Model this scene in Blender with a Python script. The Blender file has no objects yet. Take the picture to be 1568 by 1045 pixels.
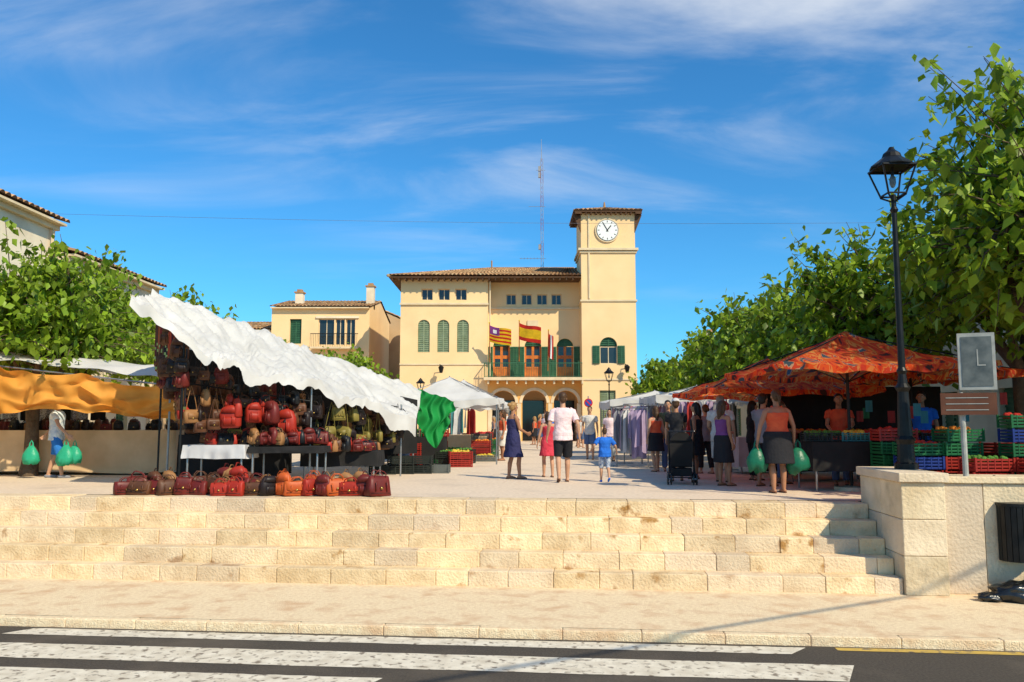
import bpy, math, random
import numpy as np
from mathutils import Vector, Matrix, noise
random.seed(7); rng=np.random.default_rng(7)
sc=bpy.context.scene
R=math.radians
# ---------------------------------------------------------------- materials
MC={}
def mat(name,c1,c2=None,rough=.8,scale=4,bump=0,bscale=None,attr=0,tr=0,metal=0,detail=4,c3=None,c3scale=1,c3t=(.55,.75),spec=.3):
    if name in MC: return MC[name]
    m=bpy.data.materials.new(name); m.use_nodes=True; nt=m.node_tree; N=nt.nodes; L=nt.links
    b=N['Principled BSDF']; out=N['Material Output']
    b.inputs['Roughness'].default_value=rough; b.inputs['Metallic'].default_value=metal
    b.inputs['Specular IOR Level'].default_value=spec
    c2=c2 or tuple(x*.75 for x in c1)
    tc=N.new('ShaderNodeTexCoord')
    nz=N.new('ShaderNodeTexNoise'); nz.inputs['Scale'].default_value=scale; nz.inputs['Detail'].default_value=detail
    L.new(tc.outputs['Object'],nz.inputs['Vector'])
    rp=N.new('ShaderNodeValToRGB'); rp.color_ramp.elements[0].position=.32; rp.color_ramp.elements[1].position=.68
    rp.color_ramp.elements[0].color=(*c2,1); rp.color_ramp.elements[1].color=(*c1,1)
    L.new(nz.outputs['Fac'],rp.inputs['Fac']); col=rp.outputs['Color']
    if c3:
        n2=N.new('ShaderNodeTexNoise'); n2.inputs['Scale'].default_value=c3scale; n2.inputs['Detail'].default_value=5
        L.new(tc.outputs['Object'],n2.inputs['Vector'])
        mr=N.new('ShaderNodeMapRange'); mr.inputs[1].default_value=c3t[0]; mr.inputs[2].default_value=c3t[1]
        L.new(n2.outputs['Fac'],mr.inputs[0])
        mx=N.new('ShaderNodeMix'); mx.data_type='RGBA'; mx.inputs[7].default_value=(*c3,1)
        L.new(mr.outputs[0],mx.inputs[0]); L.new(col,mx.inputs[6]); col=mx.outputs[2]
    if attr:
        at=N.new('ShaderNodeAttribute'); at.attribute_name='rnd'
        mr=N.new('ShaderNodeMapRange'); mr.inputs[3].default_value=1-attr; mr.inputs[4].default_value=1+attr*.6
        L.new(at.outputs['Fac'],mr.inputs[0])
        if name.startswith('limestone'):
            q1=N.new('ShaderNodeMath'); q1.operation='MULTIPLY'; q1.inputs[1].default_value=7.3; L.new(at.outputs['Fac'],q1.inputs[0])
            q2=N.new('ShaderNodeMath'); q2.operation='FRACT'; L.new(q1.outputs[0],q2.inputs[0])
            q3=N.new('ShaderNodeMapRange'); q3.inputs[1].default_value=.45; q3.inputs[4].default_value=.6; L.new(q2.outputs[0],q3.inputs[0])
            q4=N.new('ShaderNodeMix'); q4.data_type='RGBA'; q4.inputs[7].default_value=(.62,.50,.39,1); L.new(q3.outputs[0],q4.inputs[0]); L.new(col,q4.inputs[6]); col=q4.outputs[2]
        mm=N.new('ShaderNodeVectorMath'); mm.operation='SCALE'
        L.new(col,mm.inputs[0]); L.new(mr.outputs[0],mm.inputs['Scale']); col=mm.outputs[0]
    L.new(col,b.inputs['Base Color'])
    if bump:
        n3=N.new('ShaderNodeTexNoise'); n3.inputs['Scale'].default_value=bscale or scale*6; n3.inputs['Detail'].default_value=2
        L.new(tc.outputs['Object'],n3.inputs['Vector'])
        bp=N.new('ShaderNodeBump'); bp.inputs['Strength'].default_value=bump; bp.inputs['Distance'].default_value=.02
        L.new(n3.outputs['Fac'],bp.inputs['Height']); L.new(bp.outputs[0],b.inputs['Normal'])
    if tr:
        t=N.new('ShaderNodeBsdfTranslucent'); L.new(col,t.inputs['Color'])
        ms=N.new('ShaderNodeMixShader'); ms.inputs[0].default_value=tr
        L.new(b.outputs[0],ms.inputs[1]); L.new(t.outputs[0],ms.inputs[2]); L.new(ms.outputs[0],out.inputs['Surface'])
    MC[name]=m; return m
# ---------------------------------------------------------------- mesh builder
class MB:
    def __init__(s): s.v=[];s.f=[];s.m=[];s.r=[];s.mats=[];s.rnd=.5
    def mi(s,m):
        if m not in s.mats: s.mats.append(m)
        return s.mats.index(m)
    def poly(s,pts,m):
        b=len(s.v); s.v+=[tuple(p) for p in pts]; s.f.append(tuple(range(b,b+len(pts)))); s.m.append(s.mi(m)); s.r.append(s.rnd)
    def faces(s,vs,fs,m):
        b=len(s.v); s.v+=[tuple(p) for p in vs]; k=s.mi(m)
        for f in fs: s.f.append(tuple(i+b for i in f)); s.m.append(k); s.r.append(s.rnd)
    def box(s,x0,x1,y0,y1,z0,z1,m,M=None,bev=0):
        vs=[Vector((x,y,z)) for z in (z0,z1) for y in (y0,y1) for x in (x0,x1)]
        if M: vs=[M@v for v in vs]
        s.faces(vs,[(0,2,3,1),(4,5,7,6),(0,1,5,4),(2,6,7,3),(0,4,6,2),(1,3,7,5)],m)
    def tube(s,pts,rad,m,n=8,rnd_end=True):
        pts=[Vector(p) for p in pts]
        if not hasattr(rad,'__len__'): rad=[rad]*len(pts)
        rad=list(rad)
        if rnd_end:
            d0=(pts[0]-pts[1]).normalized(); d1=(pts[-1]-pts[-2]).normalized()
            pts=[pts[0]+d0*rad[0]*.9,pts[0]+d0*rad[0]*.55]+pts+[pts[-1]+d1*rad[-1]*.55,pts[-1]+d1*rad[-1]*.9]
            rad=[rad[0]*.4,rad[0]*.83]+rad+[rad[-1]*.83,rad[-1]*.4]
        vs=[];prev=None
        for i,p in enumerate(pts):
            t=(pts[min(i+1,len(pts)-1)]-pts[max(i-1,0)])
            t=t.normalized() if t.length>1e-9 else Vector((0,0,1))
            if prev is None:
                a=Vector((1,0,0)) if abs(t.x)<.8 else Vector((0,1,0)); u=(a-t*a.dot(t)).normalized()
            else: u=(prev-t*prev.dot(t)).normalized()
            prev=u; w=t.cross(u)
            for k in range(n):
                an=2*math.pi*k/n; vs.append(p+(u*math.cos(an)+w*math.sin(an))*rad[i])
        fs=[]
        for i in range(len(pts)-1):
            for k in range(n):
                a=i*n+k; b=i*n+(k+1)%n; fs.append((a,b,b+n,a+n))
        fs.append(tuple(range(n))[::-1]); fs.append(tuple(range((len(pts)-1)*n,len(pts)*n)))
        s.faces(vs,fs,m)
    def rings(s,rs,m,n=20,ex=2.0,cap=True):
        vs=[]
        for j,(cx,cy,cz,rx,ry) in enumerate(rs):
            for k in range(n):
                a=2*math.pi*k/n; c=math.cos(a); q=math.sin(a); e=2/ex
                vs.append((cx+rx*math.copysign(abs(c)**e,c),cy+ry*math.copysign(abs(q)**e,q),cz))
        fs=[]
        for i in range(len(rs)-1):
            for k in range(n):
                a=i*n+k; b=i*n+(k+1)%n; fs.append((a,b,b+n,a+n))
        if cap: fs.append(tuple(range(n))[::-1]); fs.append(tuple(range((len(rs)-1)*n,len(rs)*n)))
        s.faces(vs,fs,m)
    def ell(s,c,r,m,n=14,M=None):
        vs=[];h=n//2+1
        for i in range(1,h):
            ph=-math.pi/2+math.pi*i/h
            for k in range(n):
                a=2*math.pi*k/n; vs.append(Vector((r[0]*math.cos(ph)*math.cos(a),r[1]*math.cos(ph)*math.sin(a),r[2]*math.sin(ph))))
        vs.append(Vector((0,0,-r[2]))); vs.append(Vector((0,0,r[2])))
        if M: vs=[M@v for v in vs]
        vs=[v+Vector(c) for v in vs]; q=h-1; fs=[]
        for i in range(q-1):
            for k in range(n):
                a=i*n+k;b=i*n+(k+1)%n; fs.append((a,b,b+n,a+n))
        for k in range(n):
            fs.append((q*n,(k+1)%n,k)); fs.append((q*n+1,(q-1)*n+k,(q-1)*n+(k+1)%n))
        s.faces(vs,fs,m)
    def grid(s,fn,nu,nv,m,matfn=None):
        b=len(s.v)
        for j in range(nv+1):
            for i in range(nu+1): s.v.append(tuple(fn(i/nu,j/nv)))
        for j in range(nv):
            for i in range(nu):
                a=b+j*(nu+1)+i; s.f.append((a,a+1,a+nu+2,a+nu+1))
                s.m.append(s.mi(matfn((i+.5)/nu,(j+.5)/nv) if matfn else m)); s.r.append(s.rnd)
    def obj(s,name,parent=None,smooth=False,loc=None,rz=0,bevel=0):
        me=bpy.data.meshes.new(name); me.from_pydata(s.v,[],s.f)
        for m in s.mats: me.materials.append(m)
        me.polygons.foreach_set('material_index',s.m)
        if smooth: me.polygons.foreach_set('use_smooth',[True]*len(s.f))
        a=me.attributes.new('rnd','FLOAT','FACE'); a.data.foreach_set('value',s.r)
        me.update()
        o=bpy.data.objects.new(name,me); sc.collection.objects.link(o)
        if parent: o.parent=parent
        if loc: o.location=loc
        o.rotation_euler.z=rz
        if bevel:
            bm=o.modifiers.new('b','BEVEL'); bm.width=bevel; bm.segments=2; bm.limit_method='ANGLE'
        return o
def empty(name,loc=(0,0,0),rz=0,parent=None):
    o=bpy.data.objects.new(name,None); sc.collection.objects.link(o); o.location=loc; o.rotation_euler.z=rz; o.parent=parent; return o
def nz(x,y,z=0): return noise.noise(Vector((x,y,z)))
# ---------------------------------------------------------------- palette
stone=mat('limestone',(.88,.68,.42),(.66,.47,.26),.85,3.5,.8,30,attr=.18,c3=(.42,.22,.07),c3scale=3.2,c3t=(.62,.70))
stone2=mat('limestone_wall',(.80,.65,.44),(.60,.46,.28),.85,2.5,.7,25,attr=.15,c3=(.3,.23,.15),c3scale=1.7,c3t=(.62,.78))
plazam=mat('plaza_paving',(.80,.64,.48),(.66,.51,.37),.9,14,.4,60,c3=(.56,.44,.33),c3scale=.8,c3t=(.52,.75))
walkm=mat('sidewalk_concrete',(.92,.74,.49),(.78,.58,.36),.9,22,.8,80,c3=(.70,.46,.27),c3scale=3.5,c3t=(.5,.72))
asph=mat('asphalt',(.12,.098,.075),(.075,.06,.047),.85,40,.9,160,c3=(.17,.135,.1),c3scale=1.2,c3t=(.5,.8))
earth=mat('earth',(.3,.24,.15),(.2,.16,.1))
whitep=mat('road_white_paint',(.80,.72,.58),(.60,.52,.4),.7,6,.3,80,c3=(.24,.19,.14),c3scale=13,c3t=(.55,.66))
yellp=mat('road_yellow_paint',(.65,.42,.08),(.45,.3,.08),.7,8,c3=(.2,.15,.1),c3scale=9,c3t=(.56,.66))
cream=mat('cream_plaster',(.92,.65,.35),(.86,.59,.30),.9,.5,.15,8,c3=(.76,.50,.26),c3scale=.35,c3t=(.52,.85))
ochre=mat('ochre_plaster',(.84,.44,.13),(.74,.37,.1),.9,.8,.15,8)
creamd=mat('pale_stone_trim',(.78,.62,.40),(.66,.51,.32),.85,2)
white_w=mat('white_plaster',(.86,.74,.55),(.74,.61,.44),.9,.7,.15,8,c3=(.55,.43,.3),c3scale=.6,c3t=(.52,.8))
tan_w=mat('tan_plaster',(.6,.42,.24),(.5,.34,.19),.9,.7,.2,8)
tile=mat('clay_tile',(.54,.31,.14),(.38,.20,.09),.85,2,attr=.45,c3=(.48,.38,.22),c3scale=1.5,c3t=(.5,.7))
tiled=mat('eave_wood',(.12,.06,.03),(.08,.04,.02))
green=mat('green_shutter',(.045,.15,.075),(.03,.1,.05),.55,3)
greeng=mat('pale_green_shutter',(.30,.36,.22),(.22,.27,.15),.6,3)
glass=mat('dark_glass',(.02,.025,.03),(.015,.02,.02),.1,2,spec=.6)
wood=mat('orange_door_wood',(.62,.19,.03),(.42,.11,.02),.5,3)
iron=mat('black_iron',(.02,.02,.02),(.012,.012,.012),.4,6,metal=.4)
steel=mat('galvanised_steel',(.4,.4,.4),(.3,.3,.3),.4,8,metal=.8)
whitet=mat('white_tarp',(.76,.745,.72),(.66,.64,.6),.7,2,.5,5,tr=.25)
oranget=mat('orange_tarp',(.92,.42,.08),(.78,.31,.04),.7,1.5,.3,6,tr=.3)
tabc=mat('table_cloth_beige',(.78,.55,.32),(.62,.42,.23),.8,2,.4,8)
bark=mat('bark',(.16,.11,.07),(.08,.055,.035),.95,6,1,30)
# ---------------------------------------------------------------- stairs frame
A5=-R(5.5); SO=(0,12.64,0)
g=MB(); g.box(-900,900,-900,1200,-1.4,-1.17,earth); g.obj('ground')
g=MB(); g.poly([(-60,-11,-1.15),(60,-11,-1.15),(60,-3.52,-1.15),(-60,-3.52,-1.15)],asph); g.obj('road',loc=SO,rz=A5)
g=MB()
g.poly([(-60,-3.4,-1.05),(60,-3.4,-1.05),(60,-1.0,-1.05),(-60,-1.0,-1.05)],walkm); g.obj('sidewalk',loc=SO,rz=A5)
g=MB(); u=-30
while u<30:
    w=random.uniform(.8,1.1); g.rnd=random.random(); g.box(u+.002,u+w-.002,-3.52,-3.402,-1.3,-1.049+random.uniform(-.002,.002),walkm); u+=w
g.obj('kerb',loc=SO,rz=A5,bevel=.012)
g=MB()
def stripe(g,a,b,v0,v1):
    n=60; top=[];bot=[]
    for i in range(n+1):
        x=a+(b-a)*i/n; top.append((x+.2,v1+.02*nz(x*6,v1*9),-1.146)); bot.append((x,v0+.02*nz(x*6,v0*9),-1.146))
    for i in range(n): g.poly([bot[i],bot[i+1],top[i+1],top[i]],whitep)
for (v0,v1,a,b) in [(-3.86,-3.60,-5.3,3.2),(-4.72,-4.2,-7.6,3.5),(-5.55,-5.02,-7.6,-.9),(-6.4,-5.9,-7.6,-.9)]: stripe(g,a,b,v0,v1)
g.obj('crosswalk_marking',loc=SO,rz=A5)
g=MB()
g.poly([(3.7,-3.68,-1.146),(30,-3.68,-1.146),(30,-3.57,-1.146),(3.7,-3.57,-1.146)],yellp)
g.poly([(-30,-3.68,-1.146),(-5.6,-3.68,-1.146),(-5.6,-3.57,-1.146),(-30,-3.57,-1.146)],yellp)
g.obj('yellow_kerb_line',loc=SO,rz=A5)
g=MB(); g.poly([(-400,.452,0),(5.8,.452,0),(5.8,900,0),(-400,900,0)],plazam)
g.poly([(5.8,-.7,0),(400,-.7,0),(400,900,0),(5.8,900,0)],plazam); g.obj('plaza_pavement',loc=SO,rz=A5)
g=MB()
for i in range(5):
    v=-.31*i; u=-16+random.uniform(-.3,.3)
    while u<5.24:
        w=random.choice([.45,.55,.62,.7,.78,.9,.98]); w=min(w,5.245-u)
        if 5.245-(u+w)<.2: w=5.245-u
        g.rnd=random.random(); j=random.uniform(-.009,.009); jz=random.uniform(-.007,.002)
        g.box(u+.002,u+w-.002,v+j,v+.45,-.21*(i+1)-.01,-.21*i+jz,stone); u+=w
g.obj('stone_steps',loc=SO,rz=A5,bevel=.012)
pw=empty('stone_wall',SO,A5); g=MB()
for r0,r1 in ((-1.05,-.55),(-.55,-.08),(-.08,.40)):
    for a,b in ((-1.3,-.5),(-.5,.35)):
        g.rnd=random.random(); g.box(5.25,5.8,a+.003,b-.003,r0,r1-.005,stone2)
g.rnd=.8; g.box(5.21,5.84,-1.35,.4,.40,.52,stone2)
u=5.803
while u<16:
    w=random.uniform(.45,.7); g.rnd=random.random(); g.box(u,u+w-.006,-1.15,-.7,-1.05,.375,stone2); u+=w
g.rnd=.7; g.box(5.843,16,-1.19,-.66,.38,.47,stone2)
g.obj('blocks',pw,bevel=.012)
g=MB(); g.box(-16.6,-16.0,-1.4,.5,-1.05,.5,stone2); g.obj('stone_wall',loc=SO,rz=A5,bevel=.02)
# ---------------------------------------------------------------- walls with openings
Z=Vector((0,0,1))
def wall(g,O,U,N,w,h,holes,m,dep=.25):
    O=Vector(O);U=Vector(U);N=Vector(N)
    P=lambda u,z,d=0:O+U*u+Z*z-N*d
    xs=sorted({0,w}|{q for k in holes for q in k[:2]}); zs=sorted({0,h}|{q for k in holes for q in k[2:4]})
    for i in range(len(xs)-1):
        for j in range(len(zs)-1):
            cx=(xs[i]+xs[i+1])/2; cz=(zs[j]+zs[j+1])/2
            if any(k[0]<cx<k[1] and k[2]<cz<k[3] for k in holes): continue
            g.poly([P(xs[i],zs[j]),P(xs[i+1],zs[j]),P(xs[i+1],zs[j+1]),P(xs[i],zs[j+1])],m)
    for k in holes:
        a,b,c,d=k[:4]; arch=len(k)>4 and k[4]; r=(b-a)/2; sp=d-r if arch else d
        g.poly([P(a,c),P(a,sp),P(a,sp,dep),P(a,c,dep)],m); g.poly([P(b,c),P(b,c,dep),P(b,sp,dep),P(b,sp)],m)
        g.poly([P(a,c),P(a,c,dep),P(b,c,dep),P(b,c)],creamd)
        if not arch: g.poly([P(a,d),P(b,d),P(b,d,dep),P(a,d,dep)],m)
        else:
            cx=(a+b)/2; pts=[(cx-r*math.cos(t),sp+r*math.sin(t)) for t in np.linspace(0,math.pi,17)]
            for q in range(16):
                p0,p1=pts[q],pts[q+1]; cor=(a,d) if q<8 else (b,d)
                g.poly([P(*p0),P(*p1),P(*cor)],m)
                g.poly([P(*p0),P(*p0,dep),P(*p1,dep),P(*p1)],m)
def fill(g,O,U,N,a,b,c,d,kind,dep):
    O=Vector(O);U=Vector(U);N=Vector(N)
    M=Matrix((( U.x,-N.x,0,O.x),(U.y,-N.y,0,O.y),(0,0,1,O.z),(0,0,0,1)))
    if kind=='shutter' or kind=='shutterg':
        m=green if kind=='shutter' else greeng
        g.box(a,b,dep+.02,dep+.05,c,d,m,M); n=int((d-c)/.13)
        for i in range(n):
            z=c+(i+.5)*(d-c)/n
            for s0,s1 in ((a+.05,(a+b)/2-.04),((a+b)/2+.04,b-.05)): g.box(s0,s1,dep-.03,dep+.018,z-.03,z+.02,m,M)
        g.box((a+b)/2-.035,(a+b)/2+.035,dep-.03,dep+.018,c,d,m,M)
    elif kind=='glass':
        g.box(a,b,dep+.02,dep+.05,c,d,glass,M); w=.05
        fr=creamd
        g.box(a,a+w,dep-.02,dep+.018,c,d,fr,M); g.box(b-w,b,dep-.02,dep+.018,c,d,fr,M)
        g.box((a+b)/2-.025,(a+b)/2+.025,dep-.02,dep+.018,c,d,fr,M)
        g.box(a+w,b-w,dep-.021,dep+.016,c,c+w,fr,M); g.box(a+w,b-w,dep-.021,dep+.016,d-w,d,fr,M)
    elif kind=='door':
        g.box(a,b,dep+.02,dep+.05,c,d,glass,M); w=.12
        for s0,s1 in ((a,a+w),(b-w,b),((a+b)/2-.09,(a+b)/2+.09)): g.box(s0,s1,dep-.03,dep+.018,c,d,wood,M)
        for q in (c,c+.75,c+1.45,d-.75): g.box(a+w,b-w,dep-.031,dep+.016,q,q+.12,wood,M)
        g.box(a+w,b-w,dep-.01,dep+.016,c+.12,c+.75,wood,M)
def tiles(g,e0,e1,r0,r1,m=tile,tw=.28,rows=None):
    e0,e1,r0,r1=map(Vector,(e0,e1,r0,r1)); n=max(2,int((e1-e0).length/tw)); L=((r0+r1)/2-(e0+e1)/2).length
    rows=rows or max(2,int(L/.45)); nrm=(e1-e0).cross((r0+r1)/2-(e0+e1)/2).normalized()
    if nrm.z<0: nrm=-nrm
    for j in range(rows):
        t0,t1=j/rows,(j+1)/rows
        for i in range(n):
            g.rnd=random.random(); vs=[]
            for t,lift in ((t0,.035),(t1+.02,0)):
                for q in range(7):
                    s_=(i+q/6)/n; p=(e0.lerp(e1,s_)).lerp(r0.lerp(r1,s_),min(t,1))
                    vs.append(p+nrm*(lift+.09*math.sin(math.pi*q/6)))
            g.faces(vs,[(q,q+1,q+8,q+7) for q in range(6)],m)
            g.faces([vs[q] for q in range(7)],[tuple(range(7))],tiled)
# ---------------------------------------------------------------- town hall
th=empty('town_hall')
F=57.0; X0,X1,X2,X3=-7.85,-1.7,4.85,8.65; EZ=11.45
g=MB(); gw=MB()
O=(X0,F,0);U=(1,0,0);N=(0,-1,0)
H=[]
for a,b in ((-6.4,-5.6),(-5.2,-4.4),(-4.0,-3.2)): H.append((a-X0,b-X0,9.9,10.7)); fill(gw,O,U,N,a-X0,b-X0,9.9,10.7,'glass',.25)
for c in (-6.2,-4.83,-3.45): H.append((c-.42-X0,c+.42-X0,6.2,8.5,1)); fill(gw,O,U,N,c-.42-X0,c+.42-X0,6.2,8.5,'shutterg',.1)
for c in (-6.2,-3.9): H.append((c-.5-X0,c+.5-X0,1.3,3.55,1)); fill(gw,O,U,N,c-.5-X0,c+.5-X0,1.3,3.55,'shutterg',.15)
wall(g,O,U,N,X1-X0,EZ,H,cream)
g.poly([(X0,F,0),(X0,70,0),(X0,70,EZ),(X0,F,EZ)],cream)
g.poly([(X1,F,4.3),(X1,F+1.2,4.3),(X1,F+1.2,EZ),(X1,F,EZ)],cream)
g.poly([(X3-.2,60.3,0),(X3-.2,70,0),(X3-.2,70,EZ-1.5),(X3-.2,60.3,EZ-1.5)],cream)
g.poly([(X0,70,0),(X3-.2,70,0),(X3-.2,70,EZ),(X0,70,EZ)],cream)
O=(X1,F+1.2,4.3); H=[]
for a,b in ((-.41,.3),(.69,1.43),(1.8,2.53),(2.85,3.56)): H.append((a-X1,b-X1,5.45,6.2)); fill(gw,O,U,N,a-X1,b-X1,5.45,6.2,'glass',.25)
for c in (-.75,1.5,3.8):
    H.append((c-.6-X1,c+.6-X1,.1,3.0,1)); fill(gw,O,U,N,c-.6-X1,c+.6-X1,.1,2.42,'door',.25); fill(gw,O,U,N,c-.6-X1,c+.6-X1,2.45,3.0,'shutter',.22)
    for sgn in (-1,1):
        a=c+sgn*.62; b=a+sgn*.5; a,b=min(a,b),max(a,b); fill(gw,O,U,N,a-X1,b-X1,.12,2.4,'shutter',-.09)
wall(g,O,U,N,X2-X1,EZ-4.3,H,cream)
O=(X1,F,0); H=[]
for c in (-.62,1.56,3.75): H.append((c-.84-X1,c+.84-X1,0,3.5,1))
wall(g,O,U,N,X2-X1,4.18,H,ochre,.5)
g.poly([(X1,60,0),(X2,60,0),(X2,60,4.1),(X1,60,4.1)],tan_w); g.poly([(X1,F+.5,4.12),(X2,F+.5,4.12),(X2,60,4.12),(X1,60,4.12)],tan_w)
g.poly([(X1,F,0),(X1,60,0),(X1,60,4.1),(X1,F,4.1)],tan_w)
for c in (-.62,1.56,3.75): gw.box(c-.8,c+.8,59.9,59.96,0,2.9,glass)
g.obj('walls',th)
g=MB()
for c in (-.62,1.56,3.75):
    pts=[(c-.95*math.cos(t),2.66+.95*math.sin(t)) for t in np.linspace(0,math.pi,15)]
    for q in range(14):
        a=pts[q];b=pts[q+1]; vs=[]
        for (x,z) in (a,b):
            vs+= [(c+(x-c)*.9,F-.05,2.66+(z-2.66)*.9),(c+(x-c)*1.12,F-.05,2.66+(z-2.66)*1.12),(c+(x-c)*1.12,F+.001,2.66+(z-2.66)*1.12)]
        g.faces(vs,[(0,1,4,3),(1,2,5,4)],creamd)
for x in (X1,.31,2.49,X2-.35): g.box(x+.03,x+.32,F-.06,F-.002,0,2.62,creamd)
g.box(X0-.05,X1+.05,F-.12,F-.002,9.55,9.68,creamd); g.box(X0-.03,X1+.03,F-.06,F-.002,5.3,5.4,creamd)
g.box(X1+.05,X2,F+1.1,F+1.198,9.4,9.53,creamd); g.box(1.1,1.9,F+1.12,F+1.198,8.0,8.6,creamd)
g.tube([(X1+.15,F-.06,4.3),(X1+.15,F-.06,11.2)],.05,creamd,6)
g.obj('mouldings',th)
g=MB(); g.box(X1-.25,X2+.0,F-.95,F+1.19,4.2,4.4,creamd)
for x in np.arange(X1,X2,.65): g.box(x,x+.12,F-.8,F-.003,3.95,4.198,creamd)
for x in np.arange(X1-.2,X2,.12): g.tube([(x,F-.9,4.4),(x,F-.9,5.35)],.012,green,4,False)
g.box(X1-.22,X2,F-.93,F-.87,5.35,5.4,green); g.box(X1-.22,X2,F-.92,F-.88,4.45,4.48,green)
for y in np.arange(F-.8,F,.13): g.tube([(X1-.2,y,4.4),(X1-.2,y,5.35)],.012,green,4,False)
g.box(X1-.23,X1-.17,F-.86,F,5.35,5.4,green)
for x in (X1+.1,.4,2.65,X2-.25): g.tube([(x,F-.88,4.4),(x,F-.88,5.5)],.03,green,6)
g.obj('balcony',th)
TF=56.4; g=MB(); O=(X2,TF,0)
H=[(6.05-X2,7.15-X2,1.0,3.5),(6.1-X2,7.3-X2,5.35,7.2,1)]
fill(gw,O,U,N,*H[0][:4],'shutterg',.15); fill(gw,O,U,N,6.1-X2,7.3-X2,5.35,6.55,'glass',.2); fill(gw,O,U,N,6.1-X2,7.3-X2,6.6,7.2,'shutter',.16)
for sgn in (-1,1):
    a=6.7+sgn*.62; b=a+sgn*.5; a,b=min(a,b),max(a,b); fill(gw,O,U,N,a-X2,b-X2,5.35,6.6,'shutter',-.09)
wall(g,O,U,N,X3-X2,16.0,H,cream)
g.poly([(X2,TF,0),(X2,60.3,0),(X2,60.3,16),(X2,TF,16)],cream); g.poly([(X3,TF,0),(X3,60.3,0),(X3,60.3,16),(X3,TF,16)],cream); g.poly([(X2,60.3,0),(X3,60.3,0),(X3,60.3,16),(X2,60.3,16)],cream)
for z,h,p in ((9.7,.13,.08),(13.15,.12,.1),(13.32,.16,.2),(4.2,.12,.06)):
    g.box(X2-p,X3+p,TF-p,TF-.002,z,z+h,creamd); g.box(X2-p,X2-.002,TF,60.3,z,z+h,creamd); g.box(X3+.002,X3+p,TF,60.3,z,z+h,creamd)
g.box(5.35,5.45,TF-.08,TF-.002,9.9,15.9,creamd)
g.obj('clock_tower',th)
gw.obj('windows_and_shutters',th)
cf=mat('clock_face_white',(.85,.85,.82),(.8,.8,.77),.4)
g=MB(); cc=(6.7,14.75)
def disc(g,cx,cz,y,r,m,n=40): g.poly([(cx+r*math.cos(t),y,cz+r*math.sin(t)) for t in np.linspace(0,2*math.pi,n,endpoint=False)][::-1],m)
g.tube([(cc[0],TF-.002,cc[1]),(cc[0],TF-.10,cc[1])],.86,creamd,40,False)
g.tube([(cc[0],TF-.101,cc[1]),(cc[0],TF-.125,cc[1])],.76,iron,40,False)
disc(g,cc[0],cc[1],TF-.13,.73,cf)
for k in range(12):
    a=k*math.pi/6; M=Matrix.Translation((cc[0],0,cc[1]))@Matrix.Rotation(a,4,'Y'); g.box(-.025,.025,TF-.137,TF-.133,.55,.68,iron,M)
for a,l,w in ((R(38),.42,.035),(R(-30),.6,.025)):
    M=Matrix.Translation((cc[0],0,cc[1]))@Matrix.Rotation(a,4,'Y'); y=.142 if l<.5 else .15
    g.box(-w,w,TF-y-.004,TF-y,-.12,l,iron,M)
g.obj('clock',th)
g=MB()
RA,RB=(-1.6,63.5,13.4),(X2,63.5,13.4)
tiles(g,(-8.65,56.15,11.5),(X2-.02,56.15,11.5),RA,RB); tiles(g,(-8.65,70.8,11.5),(-8.65,56.15,11.5),RA,RA,tw=.5)
tiles(g,(X3-.2,70.8,11.5),(-8.65,70.8,11.5),(X3-.2,63.5,13.4),RA,tw=.6); tiles(g,(X2,60.35,12.6),(X3-.2,60.35,12.6),(X2,63.5,13.4),(X3-.2,63.5,13.4),tw=.5)
g.box(-8.6,X2-.02,56.2,58.3,11.36,11.44,tiled); g.box(-8.6,X0-.003,58.3,70.7,11.36,11.44,tiled)
g.box(X3-.19,X3+.5,61,70,9.75,9.95,tiled); g.box(X3-.19,X3+.35,61.1,70,9.6,9.745,creamd)
for x in np.arange(-8.4,4.6,.45): g.box(x,x+.1,56.25,56.99,11.22,11.355,tiled)
g.tube([RA,RB],.12,tile,8); g.tube([(-8.65,56.15,11.5),RA],.11,tile,8)
g.tube([(-1.6,63.5,13.4),(-1.6,63.5,14.0)],.06,tile,6)
c=((X2+X3)/2,(TF+60.3)/2); hw=2.4
T=[(c[0]-hw,c[1]-hw,16.1),(c[0]+hw,c[1]-hw,16.1),(c[0]+hw,c[1]+hw,16.1),(c[0]-hw,c[1]+hw,16.1)]; ap=(c[0],c[1],16.85)
for i in range(4): tiles(g,T[i],T[(i+1)%4],ap,ap,tw=.3)
g.box(c[0]-hw+.04,c[0]+hw-.04,c[1]-hw+.04,c[1]+hw-.04,16.0,16.08,tiled)
for x in np.arange(c[0]-hw+.1,c[0]+hw-.1,.35):
    g.box(x,x+.1,c[1]-hw+.08,TF-.003,15.86,15.998,tiled)
for sx in (-1,1):
    for y in np.arange(TF-.4,60.3,.4):
        a,b=(c[0]-hw+.08,X2-.003) if sx<0 else (X3+.003,c[0]+hw-.08); g.box(a,b,y,y+.1,15.86,15.998,tiled)
    x=X2 if sx<0 else X3
    g.faces([(x,TF-.05,15.85),(x+sx*.5,TF-.05,15.85),(x,TF-.05,14.6),(x,TF+.12,15.85),(x+sx*.5,TF+.12,15.85),(x,TF+.12,14.6)],[(0,1,2),(5,4,3),(1,4,5,2)],tiled)
g.tube([ap,(ap[0],ap[1],17.3)],[.12,.05],tile,8)
g.obj('tile_roofs',th)
red=mat('mast_red',(.30,.07,.05)); wh=mat('mast_white',(.35,.35,.36))
g=MB(); mx,my=2.3,62
for k in range(3):
    a=k*2.094; dx,dy=.12*math.cos(a),.12*math.sin(a)
    for q in range(9): z=13.2+q*.95; g.tube([(mx+dx,my+dy,z),(mx+dx,my+dy,z+.95)],.016,red if q%2 else wh,5,False)
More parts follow.
